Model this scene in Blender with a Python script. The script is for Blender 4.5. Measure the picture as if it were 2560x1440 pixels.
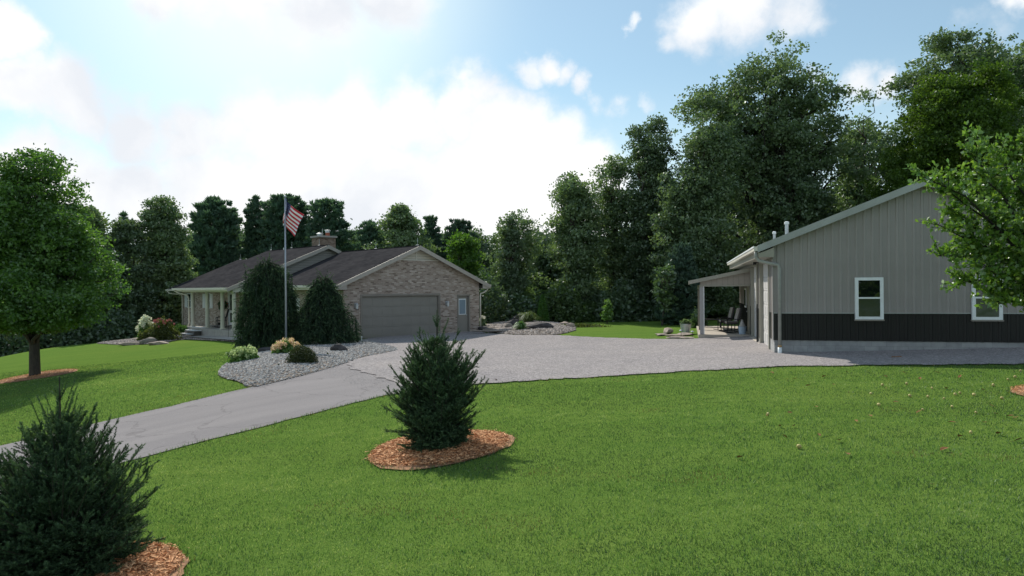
import bpy, math, random
import numpy as np
from mathutils import Vector, Matrix
for o in list(bpy.data.objects): bpy.data.objects.remove(o)
SC = bpy.context.scene
COL = SC.collection
R = math.radians
rng = np.random.default_rng(7)
random.seed(7)

# ------------------------------------------------------------------ camera, world, sun, exposure
FPX, CAMH, ROLL = 1756.0, 2.484, R(.41)
cam = bpy.data.cameras.new('camera'); camo = bpy.data.objects.new('camera', cam); COL.objects.link(camo)
cam.sensor_width = 36; cam.lens = 36*FPX/2560; cam.clip_end = 3000; cam.clip_start = .05
camo.matrix_world = Matrix.Translation((0, 0, CAMH)) @ Matrix.Rotation(R(90), 4, 'X') @ Matrix.Rotation(-ROLL, 4, 'Z')
SC.camera = camo
SC.view_settings.view_transform = 'Standard'; SC.view_settings.look = 'None'; SC.view_settings.gamma = 1
SC.view_settings.exposure = 0.2

def ray(px, py):
    x = (px-1280)/FPX; z = (720-py)/FPX; c, s = math.cos(ROLL), math.sin(ROLL)
    return np.array([x*c+z*s, 1.0, -x*s+z*c])
def at(px, py, D): return np.array([0, 0, CAMH])+ray(px, py)*D

SUN_AZ, SUN_EL = R(-27), R(42)           # azimuth measured from +Y (forward) to +X (right)
sd = Vector((math.sin(SUN_AZ)*math.cos(SUN_EL), math.cos(SUN_AZ)*math.cos(SUN_EL), math.sin(SUN_EL)))
sl = bpy.data.lights.new('sun', 'SUN'); so = bpy.data.objects.new('sun', sl); COL.objects.link(so)
sl.energy = 4.6; sl.angle = R(.9); sl.color = (1, .93, .82)
so.rotation_euler = (-sd).to_track_quat('-Z', 'Y').to_euler()

W = bpy.data.worlds.new('World'); SC.world = W; W.use_nodes = True
def build_world():
    nt = W.node_tree; nt.nodes.clear(); N = nt.nodes.new; L = nt.links.new
    out = N('ShaderNodeOutputWorld'); bg = N('ShaderNodeBackground'); bg.inputs[1].default_value = .12
    L(bg.outputs[0], out.inputs[0])
    sky = N('ShaderNodeTexSky'); sky.sky_type = 'NISHITA'; sky.sun_disc = False
    sky.sun_elevation = SUN_EL; sky.sun_rotation = SUN_AZ; sky.air_density = 1.0; sky.dust_density = .5; sky.ozone_density = 1.5
    tc = N('ShaderNodeTexCoord')
    nz = N('ShaderNodeTexNoise'); nz.inputs['Scale'].default_value = 7; nz.inputs['Detail'].default_value = 8; nz.inputs['Roughness'].default_value = .58
    L(tc.outputs['Generated'], nz.inputs['Vector'])
    sub = N('ShaderNodeVectorMath'); sub.operation = 'SUBTRACT'; sub.inputs[1].default_value = (.5, .5, .5); L(nz.outputs['Color'], sub.inputs[0])
    sc = N('ShaderNodeVectorMath'); sc.operation = 'SCALE'; sc.inputs['Scale'].default_value = .13; L(sub.outputs[0], sc.inputs[0])
    ad = N('ShaderNodeVectorMath'); ad.operation = 'ADD'; L(tc.outputs['Generated'], ad.inputs[0]); L(sc.outputs[0], ad.inputs[1])
    def math_(op, a, b, clamp=False):
        m = N('ShaderNodeMath'); m.operation = op; m.use_clamp = clamp
        for i, v in enumerate((a, b)):
            if v is None: continue
            if isinstance(v, (int, float)): m.inputs[i].default_value = v
            else: L(v, m.inputs[i])
        return m.outputs[0]
    acc = None
    blobs = [(10,75,90,1),(75,90,40,1),(60,215,90,1),(190,240,105,1),(330,300,105,1),(480,330,110,.95),(620,330,110,.9),(760,390,150,1),(900,350,130,1),(1040,300,110,1),(1150,275,95,1),(1260,330,120,1),(1370,400,120,1),(1470,440,100,1),
             (60,440,130,1),(200,450,120,1),(340,470,110,1),(520,500,170,1),(720,540,220,1),(950,540,230,1),(1180,500,220,1),(1380,560,180,1),(520,-10,75,.9),(400,-25,80,.9),(650,-5,100,.9),(800,20,110,.9),(960,-60,130,.9),(700,-120,170,.9),
             (1740,55,80,.78),(1830,10,110,.85),(1950,0,100,.72),(2040,30,50,.55),(1690,110,40,.6),(1300,160,50,.8),(1350,150,45,.85),(1400,165,40,.7),(1455,195,42,.8),(1500,250,35,.6),(1560,265,40,.6),(1640,285,30,.5),(2150,205,60,.8),(2220,205,50,.75),(2060,165,30,.6),(2545,10,60,.7),(2450,80,60,.4),(1590,45,22,.7),(2500,140,70,.35)]
    for (x, y, r, wt) in blobs:
        d = Vector(ray(x, y)).normalized()
        dist = N('ShaderNodeVectorMath'); dist.operation = 'DISTANCE'; L(ad.outputs[0], dist.inputs[0]); dist.inputs[1].default_value = d
        cosf = 1/math.sqrt(1+((x-1280)/FPX)**2)
        rr = r/FPX*cosf*1.0
        mr = N('ShaderNodeMapRange'); mr.interpolation_type = 'SMOOTHSTEP'; mr.inputs[1].default_value = rr*1.6; mr.inputs[2].default_value = rr*.15
        mr.inputs[3].default_value = 0; mr.inputs[4].default_value = wt; L(dist.outputs['Value'], mr.inputs[0])
        acc = mr.outputs[0] if acc is None else math_('MAXIMUM', acc, mr.outputs[0])
    # generic broken cloud over the rest of the sky (above and behind the viewer)
    n2 = N('ShaderNodeTexNoise'); n2.inputs['Scale'].default_value = 2.6; n2.inputs['Detail'].default_value = 7; L(tc.outputs['Generated'], n2.inputs['Vector'])
    g = N('ShaderNodeMapRange'); g.inputs[1].default_value = .5; g.inputs[2].default_value = .68; L(n2.outputs['Fac'], g.inputs[0])
    sep = N('ShaderNodeSeparateXYZ'); L(tc.outputs['Generated'], sep.inputs[0])
    beh = N('ShaderNodeMapRange'); beh.inputs[1].default_value = .45; beh.inputs[2].default_value = .1; L(sep.outputs['Y'], beh.inputs[0])
    gb = math_('MULTIPLY', g.outputs[0], beh.outputs[0])
    acc = math_('MAXIMUM', acc, gb)
    n5 = N('ShaderNodeTexNoise'); n5.inputs['Scale'].default_value = 16; n5.inputs['Detail'].default_value = 9; n5.inputs['Roughness'].default_value = .62; L(tc.outputs['Generated'], n5.inputs['Vector'])
    wv = math_('MULTIPLY', math_('SUBTRACT', n5.outputs['Fac'], .5), .95); acc = math_('ADD', acc, wv)
    mask = N('ShaderNodeMapRange'); mask.interpolation_type = 'SMOOTHSTEP'; mask.inputs[1].default_value = .15; mask.inputs[2].default_value = .90; L(acc, mask.inputs[0])
    # low horizon haze
    hz = N('ShaderNodeMapRange'); hz.interpolation_type = 'SMOOTHSTEP'; hz.inputs[1].default_value = .30; hz.inputs[2].default_value = .02; hz.inputs[4].default_value = .85; L(sep.outputs['Z'], hz.inputs[0])
    # thin bright veil round the sun
    gd = Vector(ray(690, -120)).normalized()
    dist = N('ShaderNodeVectorMath'); dist.operation = 'DISTANCE'; L(tc.outputs['Generated'], dist.inputs[0]); dist.inputs[1].default_value = gd
    gl = N('ShaderNodeMapRange'); gl.interpolation_type = 'SMOOTHERSTEP'; gl.inputs[1].default_value = .37; gl.inputs[2].default_value = .04; gl.inputs[4].default_value = .95; L(dist.outputs['Value'], gl.inputs[0])
    # cloud shading
    n3 = N('ShaderNodeTexNoise'); n3.inputs['Scale'].default_value = 5; n3.inputs['Detail'].default_value = 5; L(ad.outputs[0], n3.inputs['Vector'])
    cr = N('ShaderNodeValToRGB'); cr.color_ramp.elements[0].position = .34; cr.color_ramp.elements[0].color = (.79, .82, .87, 1)
    cr.color_ramp.elements[1].position = .55; cr.color_ramp.elements[1].color = (1, 1, 1, 1); L(n3.outputs['Fac'], cr.inputs[0])
    cs = N('ShaderNodeVectorMath'); cs.operation = 'SCALE'; cs.inputs['Scale'].default_value = 7.9; L(cr.outputs[0], cs.inputs[0])
    def mix(f, a, b):
        m = N('ShaderNodeMix'); m.data_type = 'RGBA'
        L(f, m.inputs[0])
        for s, v in ((6, a), (7, b)):
            if isinstance(v, tuple): m.inputs[s].default_value = v
            else: L(v, m.inputs[s])
        return m.outputs[2]
    skyb = N('ShaderNodeVectorMath'); skyb.operation = 'MULTIPLY'; skyb.inputs[1].default_value = (.82, .98, .92); L(sky.outputs[0], skyb.inputs[0])
    veil = N('ShaderNodeMix'); veil.data_type = 'RGBA'; veil.inputs[0].default_value = .22; L(skyb.outputs[0], veil.inputs[6]); veil.inputs[7].default_value = (5.2, 6.3, 6.9, 1)
    a = mix(hz.outputs[0], veil.outputs[2], (6.3, 7.2, 7.6, 1))
    a = mix(gl.outputs[0], a, (6.9, 8.0, 8.0, 1))
    a = mix(mask.outputs[0], a, cs.outputs[0])
    L(a, bg.inputs[0])
build_world()

# ------------------------------------------------------------------ material helpers
def new_mat(name):
    m = bpy.data.materials.new(name); m.use_nodes = True; nt = m.node_tree
    return m, nt, nt.nodes, nt.links, nt.nodes['Principled BSDF']
def objcoord(nt, scale=1.0):
    tc = nt.nodes.new('ShaderNodeTexCoord'); mp = nt.nodes.new('ShaderNodeMapping')
    nt.links.new(tc.outputs['Object'], mp.inputs[0])
    mp.inputs['Scale'].default_value = scale if isinstance(scale, tuple) else (scale,)*3
    return mp.outputs[0]
def noise(nt, vec, scale, detail=4, rough=.5):
    n = nt.nodes.new('ShaderNodeTexNoise'); n.inputs['Scale'].default_value = scale; n.inputs['Detail'].default_value = detail
    n.inputs['Roughness'].default_value = rough; nt.links.new(vec, n.inputs['Vector']); return n
def ramp(nt, fac, stops):
    r = nt.nodes.new('ShaderNodeValToRGB'); els = r.color_ramp.elements
    while len(els) < len(stops): els.new(.5)
    for e, (p, c) in zip(els, stops): e.position = p; e.color = (*c, 1)
    nt.links.new(fac, r.inputs[0]); return r.outputs[0]
def mixc(nt, f, a, b, mode='MIX'):
    m = nt.nodes.new('ShaderNodeMix'); m.data_type = 'RGBA'; m.blend_type = mode
    for s, v in ((0, f), (6, a), (7, b)):
        if isinstance(v, (int, float)): m.inputs[s].default_value = v
        elif isinstance(v, tuple): m.inputs[s].default_value = (*v, 1)
        else: nt.links.new(v, m.inputs[s])
    return m.outputs[2]
def bump(nt, b, h, strength, dist):
    bm = nt.nodes.new('ShaderNodeBump'); bm.inputs['Strength'].default_value = strength; bm.inputs['Distance'].default_value = dist
    nt.links.new(h, bm.inputs['Height']); nt.links.new(bm.outputs[0], b.inputs['Normal'])
def plain(name, col, rough=.6, var=.12, scale=6, metal=0, spec=.4, bmp=0):
    m, nt, n, l, b = new_mat(name)
    v = objcoord(nt); nz = noise(nt, v, scale, 5)
    c0 = tuple(max(0, c*(1-var)) for c in col); c1 = tuple(c*(1+var) for c in col)
    l.new(ramp(nt, nz.outputs['Fac'], [(.3, c0), (.7, c1)]), b.inputs['Base Color'])
    b.inputs['Roughness'].default_value = rough; b.inputs['Metallic'].default_value = metal; b.inputs['Specular IOR Level'].default_value = spec
    if bmp: bump(nt, b, noise(nt, v, scale*5, 4).outputs['Fac'], .5, bmp)
    return m
def leafmat(name, ca, cb, trans=.35, gloss=.06, tcol=None, rough=.45):
    m, nt, n, l, b = new_mat(name); n.remove(b)
    at_ = n.new('ShaderNodeAttribute'); at_.attribute_name = 'tint'
    c = mixc(nt, at_.outputs['Fac'], ca, cb)
    d = n.new('ShaderNodeBsdfDiffuse'); l.new(c, d.inputs[0])
    t = n.new('ShaderNodeBsdfTranslucent')
    tc = mixc(nt, 1.0, c, tcol or (1.25, 1.35, .70), 'MULTIPLY'); l.new(tc, t.inputs[0])
    g = n.new('ShaderNodeBsdfGlossy'); g.inputs['Roughness'].default_value = rough; g.inputs[0].default_value = (.8, .85, .9, 1)
    m1 = n.new('ShaderNodeMixShader'); m1.inputs[0].default_value = trans; l.new(d.outputs[0], m1.inputs[1]); l.new(t.outputs[0], m1.inputs[2])
    m2 = n.new('ShaderNodeMixShader'); m2.inputs[0].default_value = gloss; l.new(m1.outputs[0], m2.inputs[1]); l.new(g.outputs[0], m2.inputs[2])
    l.new(m2.outputs[0], n['Material Output'].inputs[0]); return m
def tintmat(name, ca, cb, rough=.85):
    m, nt, n, l, b = new_mat(name)
    at_ = n.new('ShaderNodeAttribute'); at_.attribute_name = 'tint'
    l.new(mixc(nt, at_.outputs['Fac'], ca, cb), b.inputs['Base Color']); b.inputs['Roughness'].default_value = rough
    b.inputs['Specular IOR Level'].default_value = .25
    return m

# brick / roofing / siding
def brick_mat(name):
    m, nt, n, l, b = new_mat(name)
    tc = n.new('ShaderNodeTexCoord'); sp = n.new('ShaderNodeSeparateXYZ'); l.new(tc.outputs['Object'], sp.inputs[0])
    ad = n.new('ShaderNodeMath'); l.new(sp.outputs[0], ad.inputs[0]); l.new(sp.outputs[1], ad.inputs[1])
    cb = n.new('ShaderNodeCombineXYZ'); l.new(ad.outputs[0], cb.inputs[0]); l.new(sp.outputs[2], cb.inputs[1])
    br = n.new('ShaderNodeTexBrick'); l.new(cb.outputs[0], br.inputs['Vector'])
    br.inputs['Scale'].default_value = 1; br.inputs['Brick Width'].default_value = .22; br.inputs['Row Height'].default_value = .075
    br.inputs['Mortar Size'].default_value = .007; br.inputs['Mortar Smooth'].default_value = .2; br.inputs['Bias'].default_value = 0
    br.inputs['Color1'].default_value = (0, 0, 0, 1); br.inputs['Color2'].default_value = (1, 1, 1, 1); br.inputs['Mortar'].default_value = (.5, .5, .5, 1)
    col = ramp(nt, br.outputs['Color'], [(0, (.13, .085, .065)), (.08, (.20, .15, .125)), (.22, (.28, .215, .18)), (.45, (.335, .27, .23)), (.7, (.385, .32, .275)), (.88, (.46, .39, .345)), (1, (.54, .47, .42))])
    nz = noise(nt, cb.outputs[0], 3.5, 5)
    col = mixc(nt, .16, col, ramp(nt, nz.outputs['Fac'], [(.3, (.26, .18, .15)), (.5, (.36, .30, .245)), (.72, (.45, .385, .33))]))
    col = mixc(nt, br.outputs['Fac'], col, (.43, .39, .35))
    l.new(col, b.inputs['Base Color']); b.inputs['Roughness'].default_value = .9; b.inputs['Specular IOR Level'].default_value = .2
    inv = n.new('ShaderNodeMath'); inv.operation = 'SUBTRACT'; inv.inputs[0].default_value = 1; l.new(br.outputs['Fac'], inv.inputs[1])
    bump(nt, b, inv.outputs[0], .7, .012)
    return m
def shingle_mat(name, a=(.026, .026, .029), c=(.050, .049, .053)):
    m, nt, n, l, b = new_mat(name)
    v = objcoord(nt)
    sp = n.new('ShaderNodeSeparateXYZ'); l.new(v, sp.inputs[0]); cb = n.new('ShaderNodeCombineXYZ')
    l.new(sp.outputs[1], cb.inputs[0]); l.new(sp.outputs[0], cb.inputs[1])
    br = n.new('ShaderNodeTexBrick'); l.new(cb.outputs[0], br.inputs['Vector']); br.inputs['Scale'].default_value = 1
    br.inputs['Brick Width'].default_value = .33; br.inputs['Row Height'].default_value = .13; br.inputs['Mortar Size'].default_value = .006
    br.inputs['Color1'].default_value = (0, 0, 0, 1); br.inputs['Color2'].default_value = (1, 1, 1, 1); br.inputs['Mortar'].default_value = (0, 0, 0, 1)
    col = ramp(nt, br.outputs['Color'], [(0, a), (1, c)])
    nz = noise(nt, v, .8, 5); col = mixc(nt, .4, col, ramp(nt, nz.outputs['Fac'], [(.3, a), (.7, (.066, .063, .066))]))
    l.new(col, b.inputs['Base Color']); b.inputs['Roughness'].default_value = 1; b.inputs['Specular IOR Level'].default_value = .0
    bump(nt, b, br.outputs['Color'], .4, .01); return m
def lap_mat(name, col):
    m, nt, n, l, b = new_mat(name)
    v = objcoord(nt); sp = n.new('ShaderNodeSeparateXYZ'); l.new(v, sp.inputs[0])
    fr = n.new('ShaderNodeMath'); fr.operation = 'MULTIPLY'; fr.inputs[1].default_value = 1/.15; l.new(sp.outputs[2], fr.inputs[0])
    f2 = n.new('ShaderNodeMath'); f2.operation = 'FRACT'; l.new(fr.outputs[0], f2.inputs[0])
    c = ramp(nt, f2.outputs[0], [(0, tuple(x*.45 for x in col)), (.10, tuple(x*.6 for x in col)), (.14, col), (1, tuple(min(1, x*1.04) for x in col))])  # shadow line of each lap is painted into the colour
    l.new(c, b.inputs['Base Color']); b.inputs['Roughness'].default_value = .55; bump(nt, b, f2.outputs[0], .6, .02); return m
def block_mat(name):
    m, nt, n, l, b = new_mat(name)
    tc = n.new('ShaderNodeTexCoord'); sp = n.new('ShaderNodeSeparateXYZ'); l.new(tc.outputs['Object'], sp.inputs[0])
    ad = n.new('ShaderNodeMath'); l.new(sp.outputs[0], ad.inputs[0]); l.new(sp.outputs[1], ad.inputs[1])
    cb = n.new('ShaderNodeCombineXYZ'); l.new(ad.outputs[0], cb.inputs[0]); l.new(sp.outputs[2], cb.inputs[1])
    br = n.new('ShaderNodeTexBrick'); l.new(cb.outputs[0], br.inputs['Vector'])
    br.inputs['Scale'].default_value = 1; br.inputs['Brick Width'].default_value = .41; br.inputs['Row Height'].default_value = .203
    br.inputs['Mortar Size'].default_value = .006; br.inputs['Color1'].default_value = (.25, .26, .27, 1); br.inputs['Color2'].default_value = (.34, .35, .355, 1); br.inputs['Mortar'].default_value = (.17, .175, .18, 1)
    nz = noise(nt, cb.outputs[0], 5, 6)
    c = mixc(nt, .45, br.outputs['Color'], ramp(nt, nz.outputs['Fac'], [(.3, (.20, .20, .20)), (.7, (.38, .385, .38))]))
    l.new(c, b.inputs['Base Color']); b.inputs['Roughness'].default_value = .9
    bump(nt, b, noise(nt, cb.outputs[0], 60, 3).outputs['Fac'], .3, .004); return m
def bark_mat(name, a, c):
    m, nt, n, l, b = new_mat(name); v = objcoord(nt, (6, 6, 1.2)); nz = noise(nt, v, 3, 6, .7)
    l.new(ramp(nt, nz.outputs['Fac'], [(.3, a), (.7, c)]), b.inputs['Base Color']); b.inputs['Roughness'].default_value = .95
    bump(nt, b, nz.outputs['Fac'], .8, .03); return m

def dirnoise(nt, v, ang, cross, along, scale=1.0, detail=3):
    n = nt.nodes; l = nt.links; out = []
    for vec in ((-math.sin(ang)*cross, math.cos(ang)*cross, 0), (math.cos(ang)*along, math.sin(ang)*along, 0)):
        d = n.new('ShaderNodeVectorMath'); d.operation = 'DOT_PRODUCT'; l.new(v, d.inputs[0]); d.inputs[1].default_value = vec; out.append(d.outputs['Value'])
    c = n.new('ShaderNodeCombineXYZ'); l.new(out[0], c.inputs[0]); l.new(out[1], c.inputs[1]); return noise(nt, c.outputs[0], scale, detail)
def ground_mats():
    out = {}
    # lawn
    m, nt, n, l, b = new_mat('lawn'); v = objcoord(nt)
    big = noise(nt, v, .22, 4); mid = noise(nt, v, 1.3, 5, .65); fine = noise(nt, v, 38, 4, .7)
    mw = n.new('ShaderNodeMapping'); l.new(v, mw.inputs[0]); mw.inputs['Rotation'].default_value = (0, 0, R(-24)); mw.inputs['Scale'].default_value = (.12, 1, 1)
    st = dirnoise(nt, v, R(8), 1.3, .06, 1.0, 2)
    c = ramp(nt, big.outputs['Fac'], [(.3, (.095, .170, .034)), (.55, (.135, .205, .040)), (.75, (.195, .235, .056))])
    c = mixc(nt, .38, c, ramp(nt, mid.outputs['Fac'], [(.28, (.06, .125, .026)), (.52, (.105, .185, .034)), (.66, (.135, .205, .045)), (.85, (.19, .19, .07))]))
    c = mixc(nt, .30, c, ramp(nt, st.outputs['Fac'], [(.38, (.075, .150, .030)), (.62, (.155, .225, .05))]))
    c = mixc(nt, .45, c, ramp(nt, fine.outputs['Fac'], [(.3, (.035, .08, .018)), (.5, (.10, .18, .034)), (.72, (.19, .28, .08))]))
    l.new(c, b.inputs['Base Color']); b.inputs['Roughness'].default_value = 1; b.inputs['Specular IOR Level'].default_value = 0
    bump(nt, b, fine.outputs['Fac'], 1, .03); out['lawn'] = m
    # gravel
    m, nt, n, l, b = new_mat('gravel'); v = objcoord(nt)
    vo = n.new('ShaderNodeTexVoronoi'); vo.inputs['Scale'].default_value = 30; l.new(v, vo.inputs['Vector'])
    sp = n.new('ShaderNodeSeparateColor'); l.new(vo.outputs['Color'], sp.inputs[0])
    vo2 = n.new('ShaderNodeTexVoronoi'); vo2.inputs['Scale'].default_value = 13; l.new(v, vo2.inputs['Vector'])
    sp2 = n.new('ShaderNodeSeparateColor'); l.new(vo2.outputs['Color'], sp2.inputs[0])
    c = ramp(nt, sp.outputs[0], [(0, (.12, .115, .115)), (.4, (.24, .232, .232)), (.8, (.36, .35, .345)), (1, (.50, .49, .48))])
    c = mixc(nt, .35, c, ramp(nt, sp2.outputs[1], [(0, (.13, .125, .125)), (.5, (.25, .24, .24)), (1, (.44, .42, .41))]))
    big = noise(nt, v, .45, 5, .6); c = mixc(nt, .35, c, ramp(nt, big.outputs['Fac'], [(.35, (.20, .195, .20)), (.6, (.29, .275, .265)), (.8, (.33, .30, .275))]))
    l.new(mixc(nt, 1.0, c, (1.05, 1.02, 1.04), 'MULTIPLY'), b.inputs['Base Color']); b.inputs['Roughness'].default_value = 1; b.inputs['Specular IOR Level'].default_value = .05
    bump(nt, b, vo.outputs['Distance'], .9, .02); out['gravel'] = m
    # asphalt
    m, nt, n, l, b = new_mat('asphalt'); v = objcoord(nt)
    big = noise(nt, v, .5, 5, .6); fine = noise(nt, v, 90, 3, .8)
    mp = n.new('ShaderNodeMapping'); l.new(v, mp.inputs[0]); mp.inputs['Rotation'].default_value = (0, 0, R(-25)); mp.inputs['Scale'].default_value = (2.2, .25, 1)
    lane = dirnoise(nt, v, R(36), 1.5, .10)
    vc = n.new('ShaderNodeTexVoronoi'); vc.feature = 'DISTANCE_TO_EDGE'; vc.inputs['Scale'].default_value = .42; vd = n.new('ShaderNodeVectorMath'); vd.operation = 'ADD'; wob = noise(nt, v, 1.6, 4); sc_ = n.new('ShaderNodeVectorMath'); sc_.operation = 'SCALE'; sc_.inputs['Scale'].default_value = .8; l.new(wob.outputs['Color'], sc_.inputs[0]); l.new(v, vd.inputs[0]); l.new(sc_.outputs[0], vd.inputs[1]); l.new(vd.outputs[0], vc.inputs['Vector'])
    crack = ramp(nt, vc.outputs['Distance'], [(0, (.55, .55, .55)), (.006, (.8, .8, .8)), (.012, (1, 1, 1))])
    c = ramp(nt, big.outputs['Fac'], [(.3, (.165, .160, .165)), (.7, (.205, .198, .20))])
    c = mixc(nt, .4, c, ramp(nt, lane.outputs['Fac'], [(.35, (.135, .13, .135)), (.65, (.26, .248, .245))]))
    c = mixc(nt, .45, c, ramp(nt, fine.outputs['Fac'], [(.3, (.08, .08, .08)), (.5, (.20, .193, .195)), (.75, (.36, .35, .345))]))
    l.new(mixc(nt, .6, mixc(nt, 1.0, c, (1.06, 1.04, 1.06), 'MULTIPLY'), crack, 'MULTIPLY'), b.inputs['Base Color']); b.inputs['Roughness'].default_value = .95; b.inputs['Specular IOR Level'].default_value = .1; bump(nt, b, fine.outputs['Fac'], .5, .006); out['asphalt'] = m
    out['soil'] = plain('bed_soil', (.12, .10, .085), .95, .35, 9, bmp=.02)
    out['mulch_soil'] = plain('mulch_soil', (.28, .15, .08), .95, .4, 14, bmp=.02)
    out['concrete'] = plain('concrete', (.34, .325, .30), .85, .12, 5, bmp=.002)
    out['forest_floor'] = plain('forest_floor', (.03, .038, .018), .95, .4, 2)
    return out
GM = ground_mats()
BRICK = brick_mat('tan_brick'); SHINGLE = shingle_mat('charcoal_brown_shingle')
BLOCK = block_mat('concrete_block')
TRIM = plain('beige_trim', (.36, .335, .30), .5, .05, 4)
TRIMD = plain('taupe_trim', (.235, .215, .19), .5, .06, 4)
GUT = plain('cream_gutter', (.62, .60, .53), .35, .04, 4)
COLM = plain('cream_column', (.52, .52, .44), .5, .05, 3)
DOORM = plain('taupe_door', (.240, .228, .205), .45, .05, 2)
LAP = lap_mat('lap_siding', (.285, .275, .255))
VENTM = lap_mat('louver_beige', (.50, .47, .40))
WHITE = plain('white_paint', (.74, .78, .80), .4, .04, 6)
SHUT = plain('white_shutter', (.62, .64, .64), .5, .05, 5)
DARK = plain('dark_gap', (.02, .02, .02), .8, .2, 5)
BLACKM = plain('black_metal', (.018, .018, .02), .45, .2, 9)
METAL = plain('galvanized', (.50, .53, .56), .38, .12, 8, metal=.6)
BARNW = plain('grey_steel_panel', (.295, .275, .265), .42, .05, 1.5, spec=.4)
BARND = plain('charcoal_steel_panel', (.0095, .0098, .0100), .42, .12, 2, spec=.35)
BARNTRIM = plain('greenish_trim', (.32, .34, .325), .42, .10, 2.2)
ODOOR = plain('overhead_door_white', (.56, .55, .54), .45, .04, 3)
JAMB = plain('beige_jamb', (.29, .28, .235), .5, .04, 3)
SLAB = plain('porch_slab', (.40, .36, .31), .8, .10, 3)
def glass_mat(name, col, rough=.03):
    m, nt, n, l, b = new_mat(name); v = objcoord(nt)
    b.inputs['Base Color'].default_value = (*col, 1); b.inputs['Roughness'].default_value = rough
    b.inputs['Specular IOR Level'].default_value = .8
    bump(nt, b, noise(nt, v, 3.2, 1).outputs['Fac'], .25, .05); return m
GLASS = glass_mat('dark_glass', (.006, .011, .008)); SCREEN = glass_mat('screened_glass', (.012, .028, .012), .25)
CURT = plain('blue_blind', (.20, .27, .33), .5, .05, 3)
BARK = bark_mat('grey_bark', (.025, .022, .018), (.075, .065, .052))
BARKD = bark_mat('dark_bark', (.010, .009, .008), (.035, .03, .025))

# ------------------------------------------------------------------ mesh helpers
class MB:
    def __init__(s): s.v = []; s.f = []; s.m = []; s.mats = []; s.t = []
    def _add(s, vs, fs, mat, tint=.5):
        o = len(s.v); s.v += [tuple(map(float, p)) for p in vs]; s.f += [tuple(i+o for i in f) for f in fs]
        if mat not in s.mats: s.mats.append(mat)
        s.m += [s.mats.index(mat)]*len(fs); s.t += [tint]*len(fs)
    def box(s, x0, x1, y0, y1, z0, z1, mat):
        v = [(x, y, z) for x in (x0, x1) for y in (y0, y1) for z in (z0, z1)]
        s._add(v, [(0, 1, 3, 2), (4, 6, 7, 5), (0, 4, 5, 1), (2, 3, 7, 6), (0, 2, 6, 4), (1, 5, 7, 3)], mat); return s
    def hexa(s, pts, mat):   # 8 points: bottom 4 (ccw), top 4
        s._add(pts, [(3, 2, 1, 0), (4, 5, 6, 7), (0, 1, 5, 4), (1, 2, 6, 5), (2, 3, 7, 6), (3, 0, 4, 7)], mat); return s
    def prism(s, poly, axis, a, b, mat):    # poly of 2D points, extruded along axis 0=x 1=y 2=z
        n = len(poly)
        def P(p, t): return {0: (t, p[0], p[1]), 1: (p[0], t, p[1]), 2: (p[0], p[1], t)}[axis]
        v = [P(p, a) for p in poly]+[P(p, b) for p in poly]
        f = [tuple(range(n))[::-1], tuple(range(n, 2*n))]+[(i, (i+1) % n, n+(i+1) % n, n+i) for i in range(n)]
        s._add(v, f, mat); return s
    def tube(s, path, rad, mat, sides=8, cap=True, tint=.5):
        P = [np.array(p, float) for p in path]; n = len(P)
        if isinstance(rad, (int, float)): rad = [rad]*n
        v = []; up0 = None
        for i, p in enumerate(P):
            d = P[min(i+1, n-1)]-P[max(i-1, 0)]; d = d/(np.linalg.norm(d)+1e-9)
            a = up0 if up0 is not None else (np.array([0, 0, 1.]) if abs(d[2]) < .9 else np.array([1., 0, 0]))
            x = np.cross(d, a); 
            if np.linalg.norm(x) < 1e-4: x = np.cross(d, np.array([.3, 1, .2]))
            x /= np.linalg.norm(x); y = np.cross(x, d); up0 = y
            for k in range(sides):
                t = 2*math.pi*k/sides; v.append(p+rad[i]*(math.cos(t)*x+math.sin(t)*y))
        f = [(i*sides+k, i*sides+(k+1) % sides, (i+1)*sides+(k+1) % sides, (i+1)*sides+k) for i in range(n-1) for k in range(sides)]
        if cap: f += [tuple(range(sides))[::-1], tuple(range((n-1)*sides, n*sides))]
        s._add(v, f, mat, tint); return s
    def lathe(s, c, prof, mat, sides=16):
        v = [(c[0]+r*math.cos(2*math.pi*k/sides), c[1]+r*math.sin(2*math.pi*k/sides), c[2]+z) for r, z in prof for k in range(sides)]
        n = len(prof); f = [(i*sides+k, i*sides+(k+1) % sides, (i+1)*sides+(k+1) % sides, (i+1)*sides+k) for i in range(n-1) for k in range(sides)]
        f += [tuple(range(sides))[::-1], tuple(range((n-1)*sides, n*sides))]
        s._add(v, f, mat); return s
    def build(s, name, parent=None, smooth=False, bevel=0, tint=False):
        me = bpy.data.meshes.new(name); me.from_pydata(s.v, [], s.f); me.update()
        for m in s.mats: me.materials.append(m)
        me.polygons.foreach_set('material_index', s.m)
        if smooth: me.polygons.foreach_set('use_smooth', [True]*len(s.f))
        if tint:
            a = me.attributes.new('tint', 'FLOAT', 'FACE'); a.data.foreach_set('value', s.t)
        o = bpy.data.objects.new(name, me); COL.objects.link(o)
        if parent: o.parent = parent
        if bevel:
            md = o.modifiers.new('b', 'BEVEL'); md.width = bevel; md.segments = 2; md.limit_method = 'ANGLE'
        return o
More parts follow.
